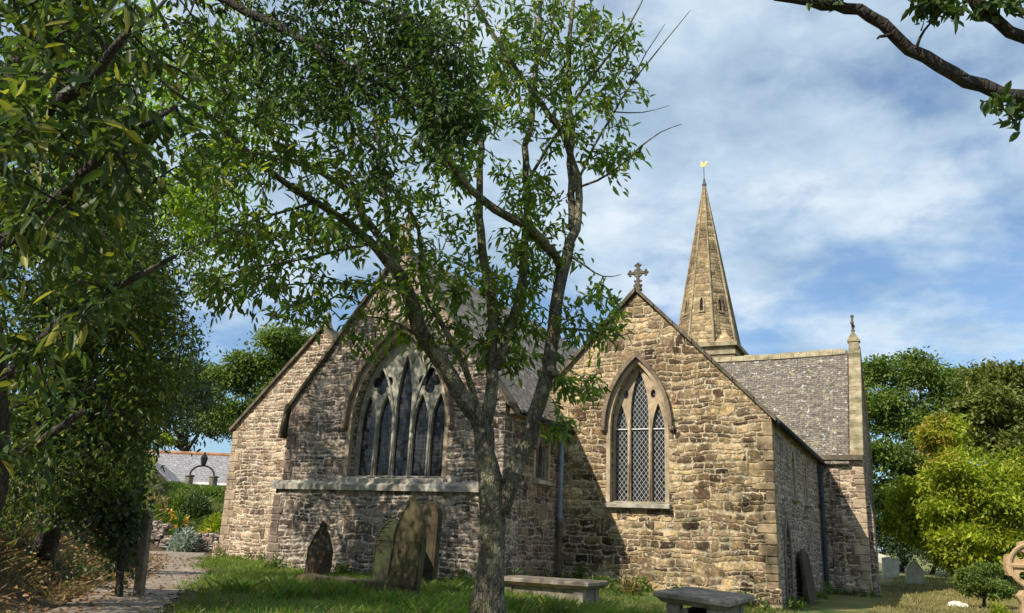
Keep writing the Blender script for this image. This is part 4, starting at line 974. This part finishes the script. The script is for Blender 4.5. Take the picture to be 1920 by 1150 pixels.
# --- near bay tree on the left, its boughs overhang the view
b0 = np.array([-5.9, 3.5, gzp(-5.9, 3.5)-.2])
w0 = lambda px, py, d: atv(px, py, d)
limbs = [[(b0, .11), (w0(-14, 980, 5.6), .085), (w0(-6, 860, 5.5), .08), (w0(-8, 700, 5.2), .08), (w0(-50, 480, 5), .08), (w0(-60, 200, 4.9), .09), (w0(-40, -100, 4.8), .07), (w0(60, -320, 4.8), .05)],
 [(w0(-60, 260, 4.9), .06), (w0(60, 240, 4.4), .045), (w0(180, 140, 4), .03), (w0(240, 60, 3.8), .02)],
 [(w0(-40, 480, 5), .055), (w0(60, 420, 4.4), .04), (w0(180, 300, 4.1), .03), (w0(250, 240, 4), .022), (w0(330, 200, 4), .012)],
 [(w0(20, 700, 5.2), .05), (w0(120, 600, 5), .035), (w0(210, 540, 4.8), .025), (w0(330, 480, 4.8), .012)],
 [(w0(20, 860, 5.5), .04), (w0(90, 820, 5.4), .03), (w0(160, 770, 5.3), .02)],
 [(b0+(0, 0, 2.5), .08), (np.array([-7.4, 3.3, 4.5]), .07), (np.array([-8.4, 2.6, 6.6]), .05), (np.array([-8.8, 2.0, 8]), .03)],
 [(np.array([-7.4, 3.3, 4.5]), .05), (np.array([-7.6, 5., 6.2]), .04), (np.array([-7.9, 6., 8]), .02)]]
tg = np.concatenate([ell([(90, 90, 180, 170, 54, 3.3, 5), (100, 310, 190, 150, 75, 3.6, 5.4), (90, 540, 160, 130, 36, 4.2, 5.8), (40, 760, 90, 120, 18, 4.8, 6.), (290, 220, 120, 110, 9, 3.8, 4.6), (140, -160, 320, 160, 80, 3.6, 5.4)]),
 blob([(-8.2, 2.8, 6.6, 2.4, 2.2, 1.8, 260), (-7.8, 5.4, 7.4, 1.6, 1.8, 1.3, 110)])])
tree('bay_tree', 'dark leafy bay tree overhanging the path at the left edge', b0, limbs, tg, B_DARK, L_DARK, (.125, .042), (13, 21), .24, .45, jit=.08, maxreach=2.6)

# --- a finer leaved evergreen oak just out of view on the left reaches a dark bough across the top
h0 = np.array([-8.9, 4.6, gzp(-8.9, 4.6)-.2])
limbs = [[(h0, .2), (h0+(.1, 0, 2.), .16), (w0(-60, 330, 7.2), .13), (w0(60, 60, 7.), .10), (w0(240, -90, 6.8), .08), (w0(420, -180, 6.8), .04)],
 [(w0(240, -90, 6.8), .06), (w0(420, 0, 6.6), .045), (w0(600, 90, 6.6), .032), (w0(740, 180, 6.6), .02), (w0(870, 235, 6.6), .009)],
 [(w0(420, 0, 6.6), .035), (w0(600, -30, 6.7), .028), (w0(760, 30, 6.8), .016), (w0(860, 90, 6.8), .008)],
 [(w0(60, 60, 7.), .06), (w0(180, 180, 6.8), .04), (w0(280, 330, 6.8), .02)],
 [(w0(600, 90, 6.6), .02), (w0(640, 170, 6.5), .014), (w0(660, 240, 6.5), .008)]]
tg = ell([(640, 70, 180, 90, 150, 6.3, 7.2), (590, 170, 130, 70, 70, 6.3, 7.), (845, 225, 62, 50, 60, 6.4, 6.9), (790, 120, 100, 90, 70, 6.4, 7), (720, 310, 30, 40, 14, 6.4, 6.8), (330, 90, 130, 110, 14, 6.4, 7.4), (120, 150, 160, 160, 80, 6.4, 7.6), (180, 330, 140, 120, 60, 6.4, 7.6), (420, -140, 400, 120, 110, 6.2, 7.6)])
tree('evergreen_oak', 'dark fine leaved evergreen oak sending a bough across the top of the view', h0, limbs, tg, B_DARK, L_HOLM, (.085, .034), (14, 22), .28, .4, jit=.08, maxreach=2.2)

# --- evergreen mass along the bank
for (bx, by, hh, lab, cnt, lm, ell_) in (
 (-10.6, 7.6, 3.2, 'dense dark evergreen leaning over the bank behind the bay tree', 0, L_DARK, [(140, 700, 150, 180, 250, 8.2, 10.4), (110, 480, 170, 150, 150, 8, 10.5), (250, 640, 95, 150, 120, 8.6, 10.6), (40, 850, 110, 110, 100, 7.6, 9.5), (190, 840, 90, 70, 80, 8.6, 10.2)]),
 (-13.2, 11.2, 3.4, 'paler leafy evergreen at the end of the bank above the path', 0, L_IVY, [(280, 650, 85, 120, 110, 12, 14.5), (300, 500, 90, 90, 50, 11.6, 14), (345, 760, 55, 65, 46, 12.5, 14.5), (240, 780, 70, 70, 60, 12, 14), (200, 500, 120, 160, 90, 11.5, 14)])):
    bz = gzp(bx, by); B0 = np.array([bx, by, bz-.2]); T0 = ell(ell_); c = T0.mean(0)
    lb_ = [[(B0, .16), (B0*.6+c*.4+(0, 0, .4), .12), (c, .08), (c+(0, 0, 1.6), .04)]]
    for k in range(7):
        q = T0[rng.integers(len(T0))]; lb_.append([(B0*.45+c*.55, .06), ((c+q)/2+(0, 0, .15), .04), (q, .015)])
    tree('evergreen_tree', lab, (bx, by, bz), lb_, T0, B_DARK, lm, (.08, .034), (30, 48), .55, .4, jit=.1)
# pale leafy tree rising behind them, backlit, the one that shades the chancel
bx, by = -13.0, 9.6; bz = gzp(bx, by); T0 = blob([(-12.3, 9.0, 8.2, 3.0, 1.7, 2.8, 420), (-11.0, 8.6, 6.0, 1.8, 1.4, 1.4, 90)]); c = np.array([-12.3, 9., 7.6])
lb_ = [[(np.array([bx, by, bz-.2]), .2), (np.array([-12.8, 9.3, 4.]), .15), (c, .09), (c+(0.2, 0, 2.6), .03)]]
for k in range(9):
    q = T0[rng.integers(len(T0))]; lb_.append([(np.array([-12.7, 9.2, 5.])*.5+c*.5, .06), ((c+q)/2+(0, 0, .15), .04), (q, .012)])
tree('broadleaf_tree', 'tall backlit pale green tree on the bank behind the dark evergreens', (bx, by, bz), lb_, T0, B_MAIN, L_PALE, (.13, .05), (26, 38), .5, .45, jit=.1)
# ivy bush round the gatepost
ib = atv(232, 1040, 10.3); ibz = gzp(ib[0], ib[1])
T0 = ell([(212, 940, 46, 75, 60, 10.1, 11.0), (226, 1000, 26, 55, 30, 10.3, 10.9), (150, 930, 80, 45, 45, 9.6, 10.8)])
tree('ivy_bush', 'thick ivy bush smothering the bank end beside the wooden gatepost', (ib[0], ib[1], ibz), [[((ib[0], ib[1], ibz-.2), .05), (ib+(0, 0, .3), .04), (T0.mean(0), .02)]], T0, B_DARK, L_IVY, (.075, .06), (26, 36), .4, .5, cat='bush', jit=.1)

# --- trees beyond: trunk, limbs and lobed crowns of leaf clumps
def far_tree(name, label, base, lobes, bark, lm, n, size, cat='tree', group=None, trunk_r=.25, clump=.5, second=None):
    base = np.array(base, float); t = thing(name, label, cat, tuple(base), group)
    L2 = []
    for l in lobes:
        L2.append((*l[:3], l[3]*.72, l[4]*.72, l[5]*.72)); uu = unit(7); uu[:, 2] = np.where(uu[:, 2] < -.35, -uu[:, 2], uu[:, 2])
        for q in uu: k = rng.uniform(.28, .46); L2.append((l[0]+q[0]*l[3]*.78, l[1]+q[1]*l[4]*.78, l[2]+q[2]*l[5]*.78, l[3]*k, l[4]*k, l[5]*k*.8))
    cs = np.array([l[:3] for l in lobes]); c = cs.mean(0); lobes = L2
    b = BM(); top = c-(0, 0, .2*(c[2]-base[2])); tube(b, [base-(0, 0, .3), base*.6+top*.4, top], [trunk_r, trunk_r*.75, trunk_r*.5], 8); obj('trunk', b, bark, t, True)
    b = BM()
    for l in cs: m_ = (top+l)/2+rng.normal(0, .3, 3)*.5; tube(b, [base*.35+top*.65, m_, l], [trunk_r*.45, trunk_r*.3, trunk_r*.1], 6)
    obj('branches', b, bark, t, True)
    vol = np.array([l[3]*l[4]*l[5] for l in lobes])**.72; vol /= vol.sum(); P, Dv = [], []
    for l, v in zip(lobes, vol):
        k = max(6, int(n*v/44)); u = unit(k); u[:, 2] = np.where(u[:, 2] < -.5, -u[:, 2]*.6, u[:, 2])
        r = rng.uniform(.3, 1.0, (k, 1))**.45*(1+.26*np.sin(u[:, :1]*5+l[0])*np.cos(u[:, 1:2]*6+l[1])+rng.normal(0, .10, (k, 1))); cc = np.array(l[:3])+u*r*np.array(l[3:6])
        q = cc[:, None, :]+rng.normal(0, 1, (k, 44, 3))*np.array([1, 1, .55])*(clump*rng.uniform(.35, .8, (k, 1, 1))); d = u[:, None, :]*.5+rng.normal(0, .7, (k, 44, 3))+np.array([0, 0, -.25])
        P.append(q.reshape(-1, 3)); Dv.append(d.reshape(-1, 3))
    P = np.concatenate(P); Dv = np.concatenate(Dv); m_ = len(P)
    if second is not None:
        mask = second[0](P); leaf_mesh('turning_leaves', P[mask], Dv[mask], size*rng.uniform(.6, 1.3, mask.sum()), size*.5*rng.uniform(.6, 1.2, mask.sum()), second[1], t); P, Dv = P[~mask], Dv[~mask]; m_ = len(P)
    leaf_mesh('crown', P, Dv, size*rng.uniform(.6, 1.3, m_), size*.5*rng.uniform(.6, 1.2, m_), lm, t)
    return t
def lob(px, py, dh, rpx, fy=1., fd=1.):
    c = atv(px, py, dh); r = rpx*dh/1539.2*.97; return (c[0], c[1], c[2], r, r*fd, r*fy)
def ground_at(px, dh, py=1060): q = atv(px, py, dh); return (q[0], q[1], gzp(q[0], q[1]))
far_tree('ash_tree', 'tall green tree just right of the transept, open at the top', ground_at(1690, 40), [lob(1660, 715, 40, 48), lob(1725, 700, 40, 40), lob(1770, 740, 40, 52), lob(1690, 800, 40, 75), lob(1650, 880, 39, 60), lob(1760, 830, 41, 60), lob(1660, 960, 39, 70), lob(1720, 930, 40, 80), lob(1815, 770, 41, 40), lob(1625, 780, 40, 45)], B_DARK, L_BACK, 34500, 0.211, trunk_r=.3)
far_tree('ivied_tree', 'broad olive tree in the upper right corner behind the golden laurel', ground_at(1890, 34), [lob(1890, 760, 34, 66), lob(1945, 740, 34, 60), lob(1850, 770, 33, 50), lob(1900, 850, 33, 80), lob(1960, 850, 34, 90), lob(1845, 716, 35, 26), lob(1880, 720, 34, 34), lob(1820, 830, 34, 50), lob(1910, 930, 33, 70)], B_DARK, L_CREEP, 29899, 0.211, trunk_r=.3, clump=.42)
lap = atv(1760, 790, 26); 
far_tree('golden_laurel', 'large yellow green laurel bush with orange tinged upper leaves', ground_at(1810, 26.5), [lob(1760, 850, 27, 52), lob(1800, 920, 26, 82), lob(1740, 940, 26.5, 58), lob(1710, 980, 27, 45), lob(1860, 960, 26, 85), lob(1880, 1010, 26, 70), lob(1785, 1000, 26, 62), lob(1775, 810, 27.5, 30), lob(1930, 930, 26, 70), lob(1900, 885, 26.5, 50), lob(1738, 1005, 26.5, 42), lob(1780, 1045, 26, 50), lob(1695, 1000, 27, 30), lob(1910, 1060, 26, 60), lob(1870, 1050, 25.5, 50), lob(1820, 1040, 25.5, 50), lob(1785, 1062, 26.5, 30)], B_DARK, L_LIME, 27599, 0.149, cat='bush', trunk_r=.16, clump=.3, second=(lambda P: (P[:, 2] > onY(1760, 850, 26)[2]-.0) & (P[:, 0] < atv(1790, 850, 26.5)[0]) & (rng.uniform(0, 1, len(P)) < .5), L_ORANGE))
far_tree('round_shrub', 'small round green shrub under the golden laurel by the pale rubble', ground_at(1835, 21), [lob(1820, 1088, 21, 26, .8), lob(1855, 1085, 21, 28, .8), lob(1840, 1110, 20.8, 34, .8), lob(1870, 1115, 21, 26, .8)], B_DARK, L_BACK, 5520, 0.081, cat='bush', trunk_r=.05, clump=.12)
far_tree('hedge', 'dark shaded hedge filling the gap beneath the right hand trees', ground_at(1740, 37), [lob(1660, 1020, 37, 50), lob(1720, 1035, 36, 50), lob(1790, 1045, 34, 50), lob(1860, 1050, 31, 60), lob(1930, 1060, 30, 60), lob(1700, 985, 38, 45)], B_DARK, L_BLUE, 14949, 0.161, cat='hedge', trunk_r=.12)
far_tree('sycamore_tree', 'bright green tree behind the left gable', ground_at(520, 44), [lob(520, 655, 44, 42), lob(475, 700, 44, 50), lob(545, 720, 45, 50), lob(430, 720, 44, 40), lob(500, 780, 44, 60), lob(560, 670, 45, 40), lob(420, 790, 43, 40)], B_DARK, L_BACK, 20700, 0.223, trunk_r=.3, group='trees behind the left gable')
far_tree('sycamore_tree', 'bluish dark tree above the slate roof of the cottage', ground_at(370, 60), [lob(380, 790, 58, 60), lob(320, 770, 58, 60), lob(420, 810, 58, 40), lob(270, 790, 59, 60), lob(330, 710, 59, 55), lob(220, 760, 59, 70), lob(390, 730, 59, 45)], B_DARK, L_BLUE, 23000, 0.236, trunk_r=.3, group='trees behind the left gable')
far_tree('lime_bush', 'sunny yellow green bush peeping over the cottage ridge', ground_at(285, 54), [lob(275, 826, 54, 22), lob(305, 832, 54, 18), lob(250, 834, 54, 20)], B_DARK, L_LIME, 3219, 0.186, cat='bush', trunk_r=.08, clump=.25)

# --- oak bough reaching in from the right
ob = np.array([4.3, 4.2, gzp(4.3, 4.2)-.2])
limbs = [[(ob, .26), (ob+(0, 0, 1.5), .21), (w0(2350, 420, 5.0), .17), (w0(2300, 250, 5.), .15), (w0(2250, -40, 5.1), .12), (w0(2200, -300, 5.2), .07)],
 [(w0(2300, 270, 5.0), .10), (w0(2080, 225, 4.7), .068), (w0(1920, 184, 4.5), .053), (w0(1850, 165, 4.5), .051), (w0(1790, 140, 4.5), .050), (w0(1735, 112, 4.45), .047), (w0(1680, 72, 4.4), .045), (w0(1630, 30, 4.4), .043), (w0(1590, 12, 4.4), .041), (w0(1545, 14, 4.4), .035), (w0(1490, 5, 4.4), .030), (w0(1430, -25, 4.35), .025), (w0(1330, -80, 4.3), .012)],
 [(w0(2280, 160, 5.05), .08), (w0(2060, 130, 4.7), .055), (w0(1930, 78, 4.5), .046), (w0(1870, 40, 4.45), .043), (w0(1815, 5, 4.4), .040), (w0(1770, -50, 4.4), .03), (w0(1700, -130, 4.4), .015)],
 [(w0(1718, 92, 4.4), .011), (w0(1730, 52, 4.38), .008), (w0(1758, 32, 4.36), .005)],
 [(w0(1727, 58, 4.38), .005), (w0(1733, 38, 4.37), .002)],
 [(w0(1672, 64, 4.4), .013), (w0(1655, 66, 4.35), .011), (w0(1645, 73, 4.32), .006)],
 [(w0(1905, 178, 4.5), .012), (w0(1900, 200, 4.45), .007), (w0(1908, 225, 4.4), .003)],
 [(w0(1880, 172, 4.5), .010), (w0(1862, 190, 4.45), .005)]]
limbs = [[(p, r*(.86 if k in (1, 2) else 1)) for p, r in l] for k, l in enumerate(limbs)]
tg = ell([(1765, 14, 40, 14, 11, 4.25, 4.5), (1725, 12, 14, 8, 2, 4.3, 4.4), (1875, 8, 50, 10, 9, 4.3, 4.6), (1866, 190, 20, 10, 3, 4.3, 4.5), (1910, 215, 16, 18, 4, 4.3, 4.5), (1560, -6, 40, 8, 4, 4.3, 4.5), (1800, -120, 300, 90, 60, 4, 5), (2150, 60, 150, 160, 50, 4.2, 5.4)])
tree('oak_tree', 'dark oak bough reaching in across the sky from the right', ob, limbs, tg, B_OAK, L_OAK, (.085, .042), (9, 14), .12, .35, jit=.05, maxreach=1.6)

# ------------------------------------------------------------------ grass, bank and fallen leaves
def blades(n, xy, h, wd, lean, mat, name, z0=0., hvar=.5):
    x, y = xy; z = gz(x, y)+z0; n = len(x); a = rng.uniform(0, 2*math.pi, n); hh = h*rng.uniform(1-hvar, 1+hvar, n)
    P = np.stack([x, y, z], 1); s = np.stack([np.cos(a), np.sin(a), np.zeros(n)], 1)*wd
    ln = np.stack([rng.normal(0, lean, n), rng.normal(0, lean, n), np.ones(n)], 1)*hh[:, None]
    V = np.stack([P-s, P+s, P+ln*.55+s*.55+ln*np.array([.0, 0, 0]), P+ln*np.array([1.35, 1.35, 1.0])], 1)
    return rawmesh(name, V, 4, np.arange(n*4), mat)
n = 160000; x = rng.uniform(-17, 2.5, n); y = rng.uniform(5.5, 17.4, n); pd = path_dist(x, y)
keep = (pd < -.50+.16*np.sin(x*2.7+y)+.12*np.sin(y*6.1-x*3)) & ~((x > CX0-.15) & (x < CX1+.1) & (y > CYL)) & (x > -1.2*y+.0-4.5) & (y > 6.0+.45*np.clip(-x, 0, 20)*0)
pn = np.sin(x*1.1+.5*y)*np.cos(.8*y-x*.3)+.6*np.sin(2.3*x+1.7*y)
keep &= (rng.uniform(0, 1, n) < np.where(x < -5.4, .95, .45)*np.clip(.75+.35*pn, .15, 1))
g = blades(0, (x[keep], y[keep]), .075, .006, .35, L_GRASS, 'grass'); tag(g, 'short green churchyard grass round the headstones', 'grass', kind='stuff')
n = 16000; k = rng.integers(0, 60, n); tx = rng.uniform(-9.5, -2.2, 60); tyy = rng.uniform(8.6, 13.6, 60); tx[:14] = rng.uniform(-4.3, -3.0, 14); tyy[:14] = rng.uniform(9.2, 12.6, 14); tx[14:24] = rng.uniform(-6., -5.0, 10); tyy[14:24] = rng.uniform(9.4, 11, 10)
x = tx[k]+rng.normal(0, .16, n); y = tyy[k]+rng.normal(0, .16, n); keep = path_dist(x, y) < -.8
g = blades(0, (x[keep], y[keep]), .14, .006, .4, L_GRASS, 'tall_grass', 0, .6); tag(g, 'longer bright grass tufts round the stones and tree foot', 'grass', kind='stuff')
n = 26000; x = rng.uniform(-4.5, 3, n); y = rng.uniform(12, 36, n); keep = ~((x < TX+.3) & (y > 17.4)) 
g = blades(0, (x[keep], y[keep]), .06, .012, .4, L_DRY, 'dry_turf'); tag(g, 'sparse sun dried turf beside the transept', 'grass', kind='stuff')
n = 170000; x = rng.uniform(-16, -5, n); y = rng.uniform(4.2, 14.5, n); pd = path_dist(x, y); keep = (pd > .62) & (pd < 5.2) & (np.hypot(x, y) > 7) & (rng.uniform(0, 1, n) < .30+.40*np.sin(x*2.1+y)*np.cos(y*1.7))
g = blades(0, (x[keep], y[keep]), np.where(np.hypot(x[keep], y[keep]) < 8.5, .045, .085), .0035, .7, L_STRAW, 'bank_grass', -.01, .7); tag(g, 'tangled dry grass and dead stems covering the path bank', 'undergrowth', kind='stuff')
n = 60000; x = rng.uniform(-16, -4, n); y = rng.uniform(3, 14.5, n); pd = path_dist(x, y); keep = (pd > .75) & (pd < 5) & (np.sin(x*1.7)+np.cos(y*1.9+x)+rng.normal(0, .5, n) > .1)
x, y = x[keep], y[keep]; n = len(x); P = np.stack([x, y, gz(x, y)+rng.uniform(.01, .26, n)*(.5+.5*np.sin(x*2.3)*np.cos(y*2.9))], 1)
g = leaf_mesh('bank_leaves', P, unit(n)+np.array([0, 0, .1]), rng.uniform(.03, .075, n), rng.uniform(.02, .045, n), L_IVY); tag(g, 'bramble and ivy leaves creeping through the dry bank', 'undergrowth', kind='stuff')
n = 40000; x = rng.uniform(-19, -3, n); y = rng.uniform(4, 17, n); pd = path_dist(x, y)
keep = rng.uniform(0, 1, n) < np.where((pd > .2) & (pd < 1.3), .55, np.where((pd > -.9) & (pd <= .2), .10, np.where(pd < -.9, .03, np.where(pd < 5, .5, 0))))
x, y = x[keep], y[keep]; n = len(x); P = np.stack([x, y, gz(x, y)+np.where(path_dist(x, y) > .6, rng.uniform(.02, .2, n), .025)], 1); dv = unit(n); dv[:, 2] *= .25
g = leaf_mesh('fallen_leaves', P, dv, rng.uniform(.04, .075, n), rng.uniform(.025, .045, n), L_BROWN); tag(g, 'brown fallen leaves scattered over the gravel path and bank foot', 'leaves', kind='stuff')
n = 16000; t_ = rng.integers(0, len(pc)-1, n); off = rng.normal(0, .40, n).clip(-.8, .75); q = pc[t_]+nr[t_]*off[:, None]+rng.normal(0, .05, (n, 2))
P = np.stack([q[:, 0], q[:, 1], gz(q[:, 0], q[:, 1])+.012], 1); s = rng.uniform(.006, .022, (n, 1))*rng.uniform(.5, 1, (n, 1))
tetra = np.array([(1, 0, 0), (-.5, .87, 0), (-.5, -.87, 0), (0, 0, .8)]); V = P[:, None, :]+tetra[None]*s[:, :, None]
idx = (np.arange(n)[:, None]*4+np.array([[0, 1, 3, 1, 2, 3, 2, 0, 3]])).ravel(); g = rawmesh('pebbles', V, 3, idx, M_PATH); tag(g, 'loose pebbles of the gravel path', 'gravel', kind='stuff')

n = 30000; dh_ = rng.uniform(27.3, 38, n); la2 = rng.uniform(-16, -8.2, n); x = dh_*HN[0]+la2*_r[0]; y = dh_*HN[1]+la2*_r[1]
keep = rng.uniform(0, 1, n) < .6+.4*np.sin(x*1.3)*np.cos(y*1.1)
g = blades(0, (x[keep], y[keep]), .16, .014, .7, L_GARDEN, 'garden_ground_cover', 0, .7); tag(g, 'low mixed ground cover between the garden plants', 'ground cover', kind='stuff')
P = []
for (x0, y0, x1, y1, m_) in ((CX0-.2, CYL-.06, CX1+.1, CYL-.06, 900), (CX1+.14, CY, CX1+.14, AY, 300), (CX1+.2, AY-.1, AX1, AY-.1, 1300), (AX1+.08, AY, AX1+.08, TY, 700), (AX1, TY-.1, TX+.2, TY-.1, 260), (LX0-.1, AY-.14, LX1-1, AY-.14, 500)):
    t_ = rng.uniform(0, 1, m_); t_ = t_+.03*np.sin(t_*40); o_ = np.abs(rng.normal(0, .10, (m_, 2))); hh_ = np.abs(rng.normal(0, .07, m_))*(1+np.sin(t_*23)); x = x0+(x1-x0)*t_+(o_[:, 0] if x0 == x1 else 0); y = y0+(y1-y0)*t_-(o_[:, 1] if y0 == y1 else 0)
    P.append(np.stack([x, y, gz(x, y)+hh_], 1))
P = np.concatenate(P); n = len(P); g = leaf_mesh('wall_foot_weeds', P, unit(n)+np.array([0, -.2, .7]), rng.uniform(.06, .16, n), rng.uniform(.015, .045, n), L_GARDEN); tag(g, 'weeds and rank grass along the foot of the church walls', 'weeds', kind='stuff')
# garden plants behind the dry stone wall, each a plant of its own
def plant(name, label, px, py, dh, wpx, hpx, lm, n, size, cat='plant', flower=None, up=.7, group=None):
    q = atv(px, py, dh); z = gzp(q[0], q[1]); k = dh/1539.2; w_, h = wpx*k/2, hpx*k
    t = thing(name, label, cat, (q[0], q[1], z), group)
    u = unit(n)*rng.uniform(.3, 1, (n, 1)); u[:, 2] = np.abs(u[:, 2]); P = np.array([q[0], q[1], z])+u*np.array([w_, w_, h]); d = u*np.array([1, 1, .4])+np.array([0, 0, up])+rng.normal(0, .5, (n, 3))
    b = BM()
    for j in range(7): e = P[rng.integers(n)]; tube(b, [(q[0], q[1], z-.05), ((q[0]+e[0])/2, (q[1]+e[1])/2, z+.6*(e[2]-z)), e], [.012, .009, .004], 4)
    obj('stems', b, L_GARDEN, t); leaf_mesh('foliage', P, d, size*rng.uniform(.6, 1.3, n), size*.4*rng.uniform(.6, 1.2, n), lm, t)
    if flower:
        for j in range(12):                                   # each flower head a small rosette
            u = unit(1)[0]; u[2] = abs(u[2])*.6+.4; c = np.array([q[0], q[1], z])+u*np.array([w_, w_, h*1.02])*rng.uniform(.75, 1.05)
            m_ = 14; P = np.repeat(c[None], m_, 0)+rng.normal(0, size*.15, (m_, 3)); leaf_mesh('flower', P, unit(m_)+np.array([0, 0, .5]), size*.9*rng.uniform(.7, 1.2, m_), size*.6*rng.uniform(.7, 1.2, m_), flower, t)
GP = 'garden plants behind the low wall'
plant('silver_shrub', 'silvery blue grey mound of foliage spilling over the low wall', 345, 1030, 26.8, 58, 44, L_SILVER, 1200, .12, 'shrub')
plant('flowering_plant', 'orange and yellow flowering clump in the middle of the garden', 325, 985, 29.5, 60, 48, L_GARDEN, 900, .15, 'plant', L_FLOWER)
plant('bedding_plant', 'tall rich green leafy plant in the garden before the lamp arch', 333, 965, 32, 50, 36, L_BACK, 900, .17)
plant('bedding_plant', 'yellow green clump at the right end of the garden by the church', 402, 985, 29.5, 56, 46, L_LIME, 900, .15)
plant('bedding_plant', 'pale feathery clump at the back of the garden below the cream wall', 395, 950, 34, 66, 14, L_GARDEN, 900, .13, up=1.2)
plant('bedding_plant', 'dry straw coloured clump at the left end of the garden by the gatepost', 288, 975, 30.5, 60, 54, L_DRY, 1000, .2, up=1.2)
plant('bedding_plant', 'leafy clump left of the silver shrub along the wall top', 298, 1020, 28, 60, 40, L_GARDEN, 1000, .14)
plant('bedding_plant', 'low yellow tipped clump right of the silver shrub on the wall', 385, 1012, 28, 58, 34, L_GARDEN, 900, .13, 'plant', L_YELLOW)
plant('bedding_plant', 'brownish green clump between the lamp arch and the orange flowers', 365, 975, 31.5, 56, 44, L_IVY, 900, .17)
plant('bedding_plant', 'wide leafy clump at the far back of the garden near the porch', 318, 945, 35.5, 80, 11, L_GARDEN, 900, .12, up=1.)
# weeds at the foot of the golden gable and by the round shrub
plant('weed', 'clump of yellowing weeds at the foot of the golden gable', 1180, 1122, 17.0, 44, 24, L_DRY, 260, .10, 'weed')
plant('weed', 'low green weeds between the left tomb and the golden gable', 1125, 1118, 16.8, 62, 26, L_BACK, 360, .10, 'weed')
plant('weed', 'bright green sprig at the right end near the carved cross', 1872, 1140, 18.5, 32, 26, L_LIME, 160, .10, 'weed')
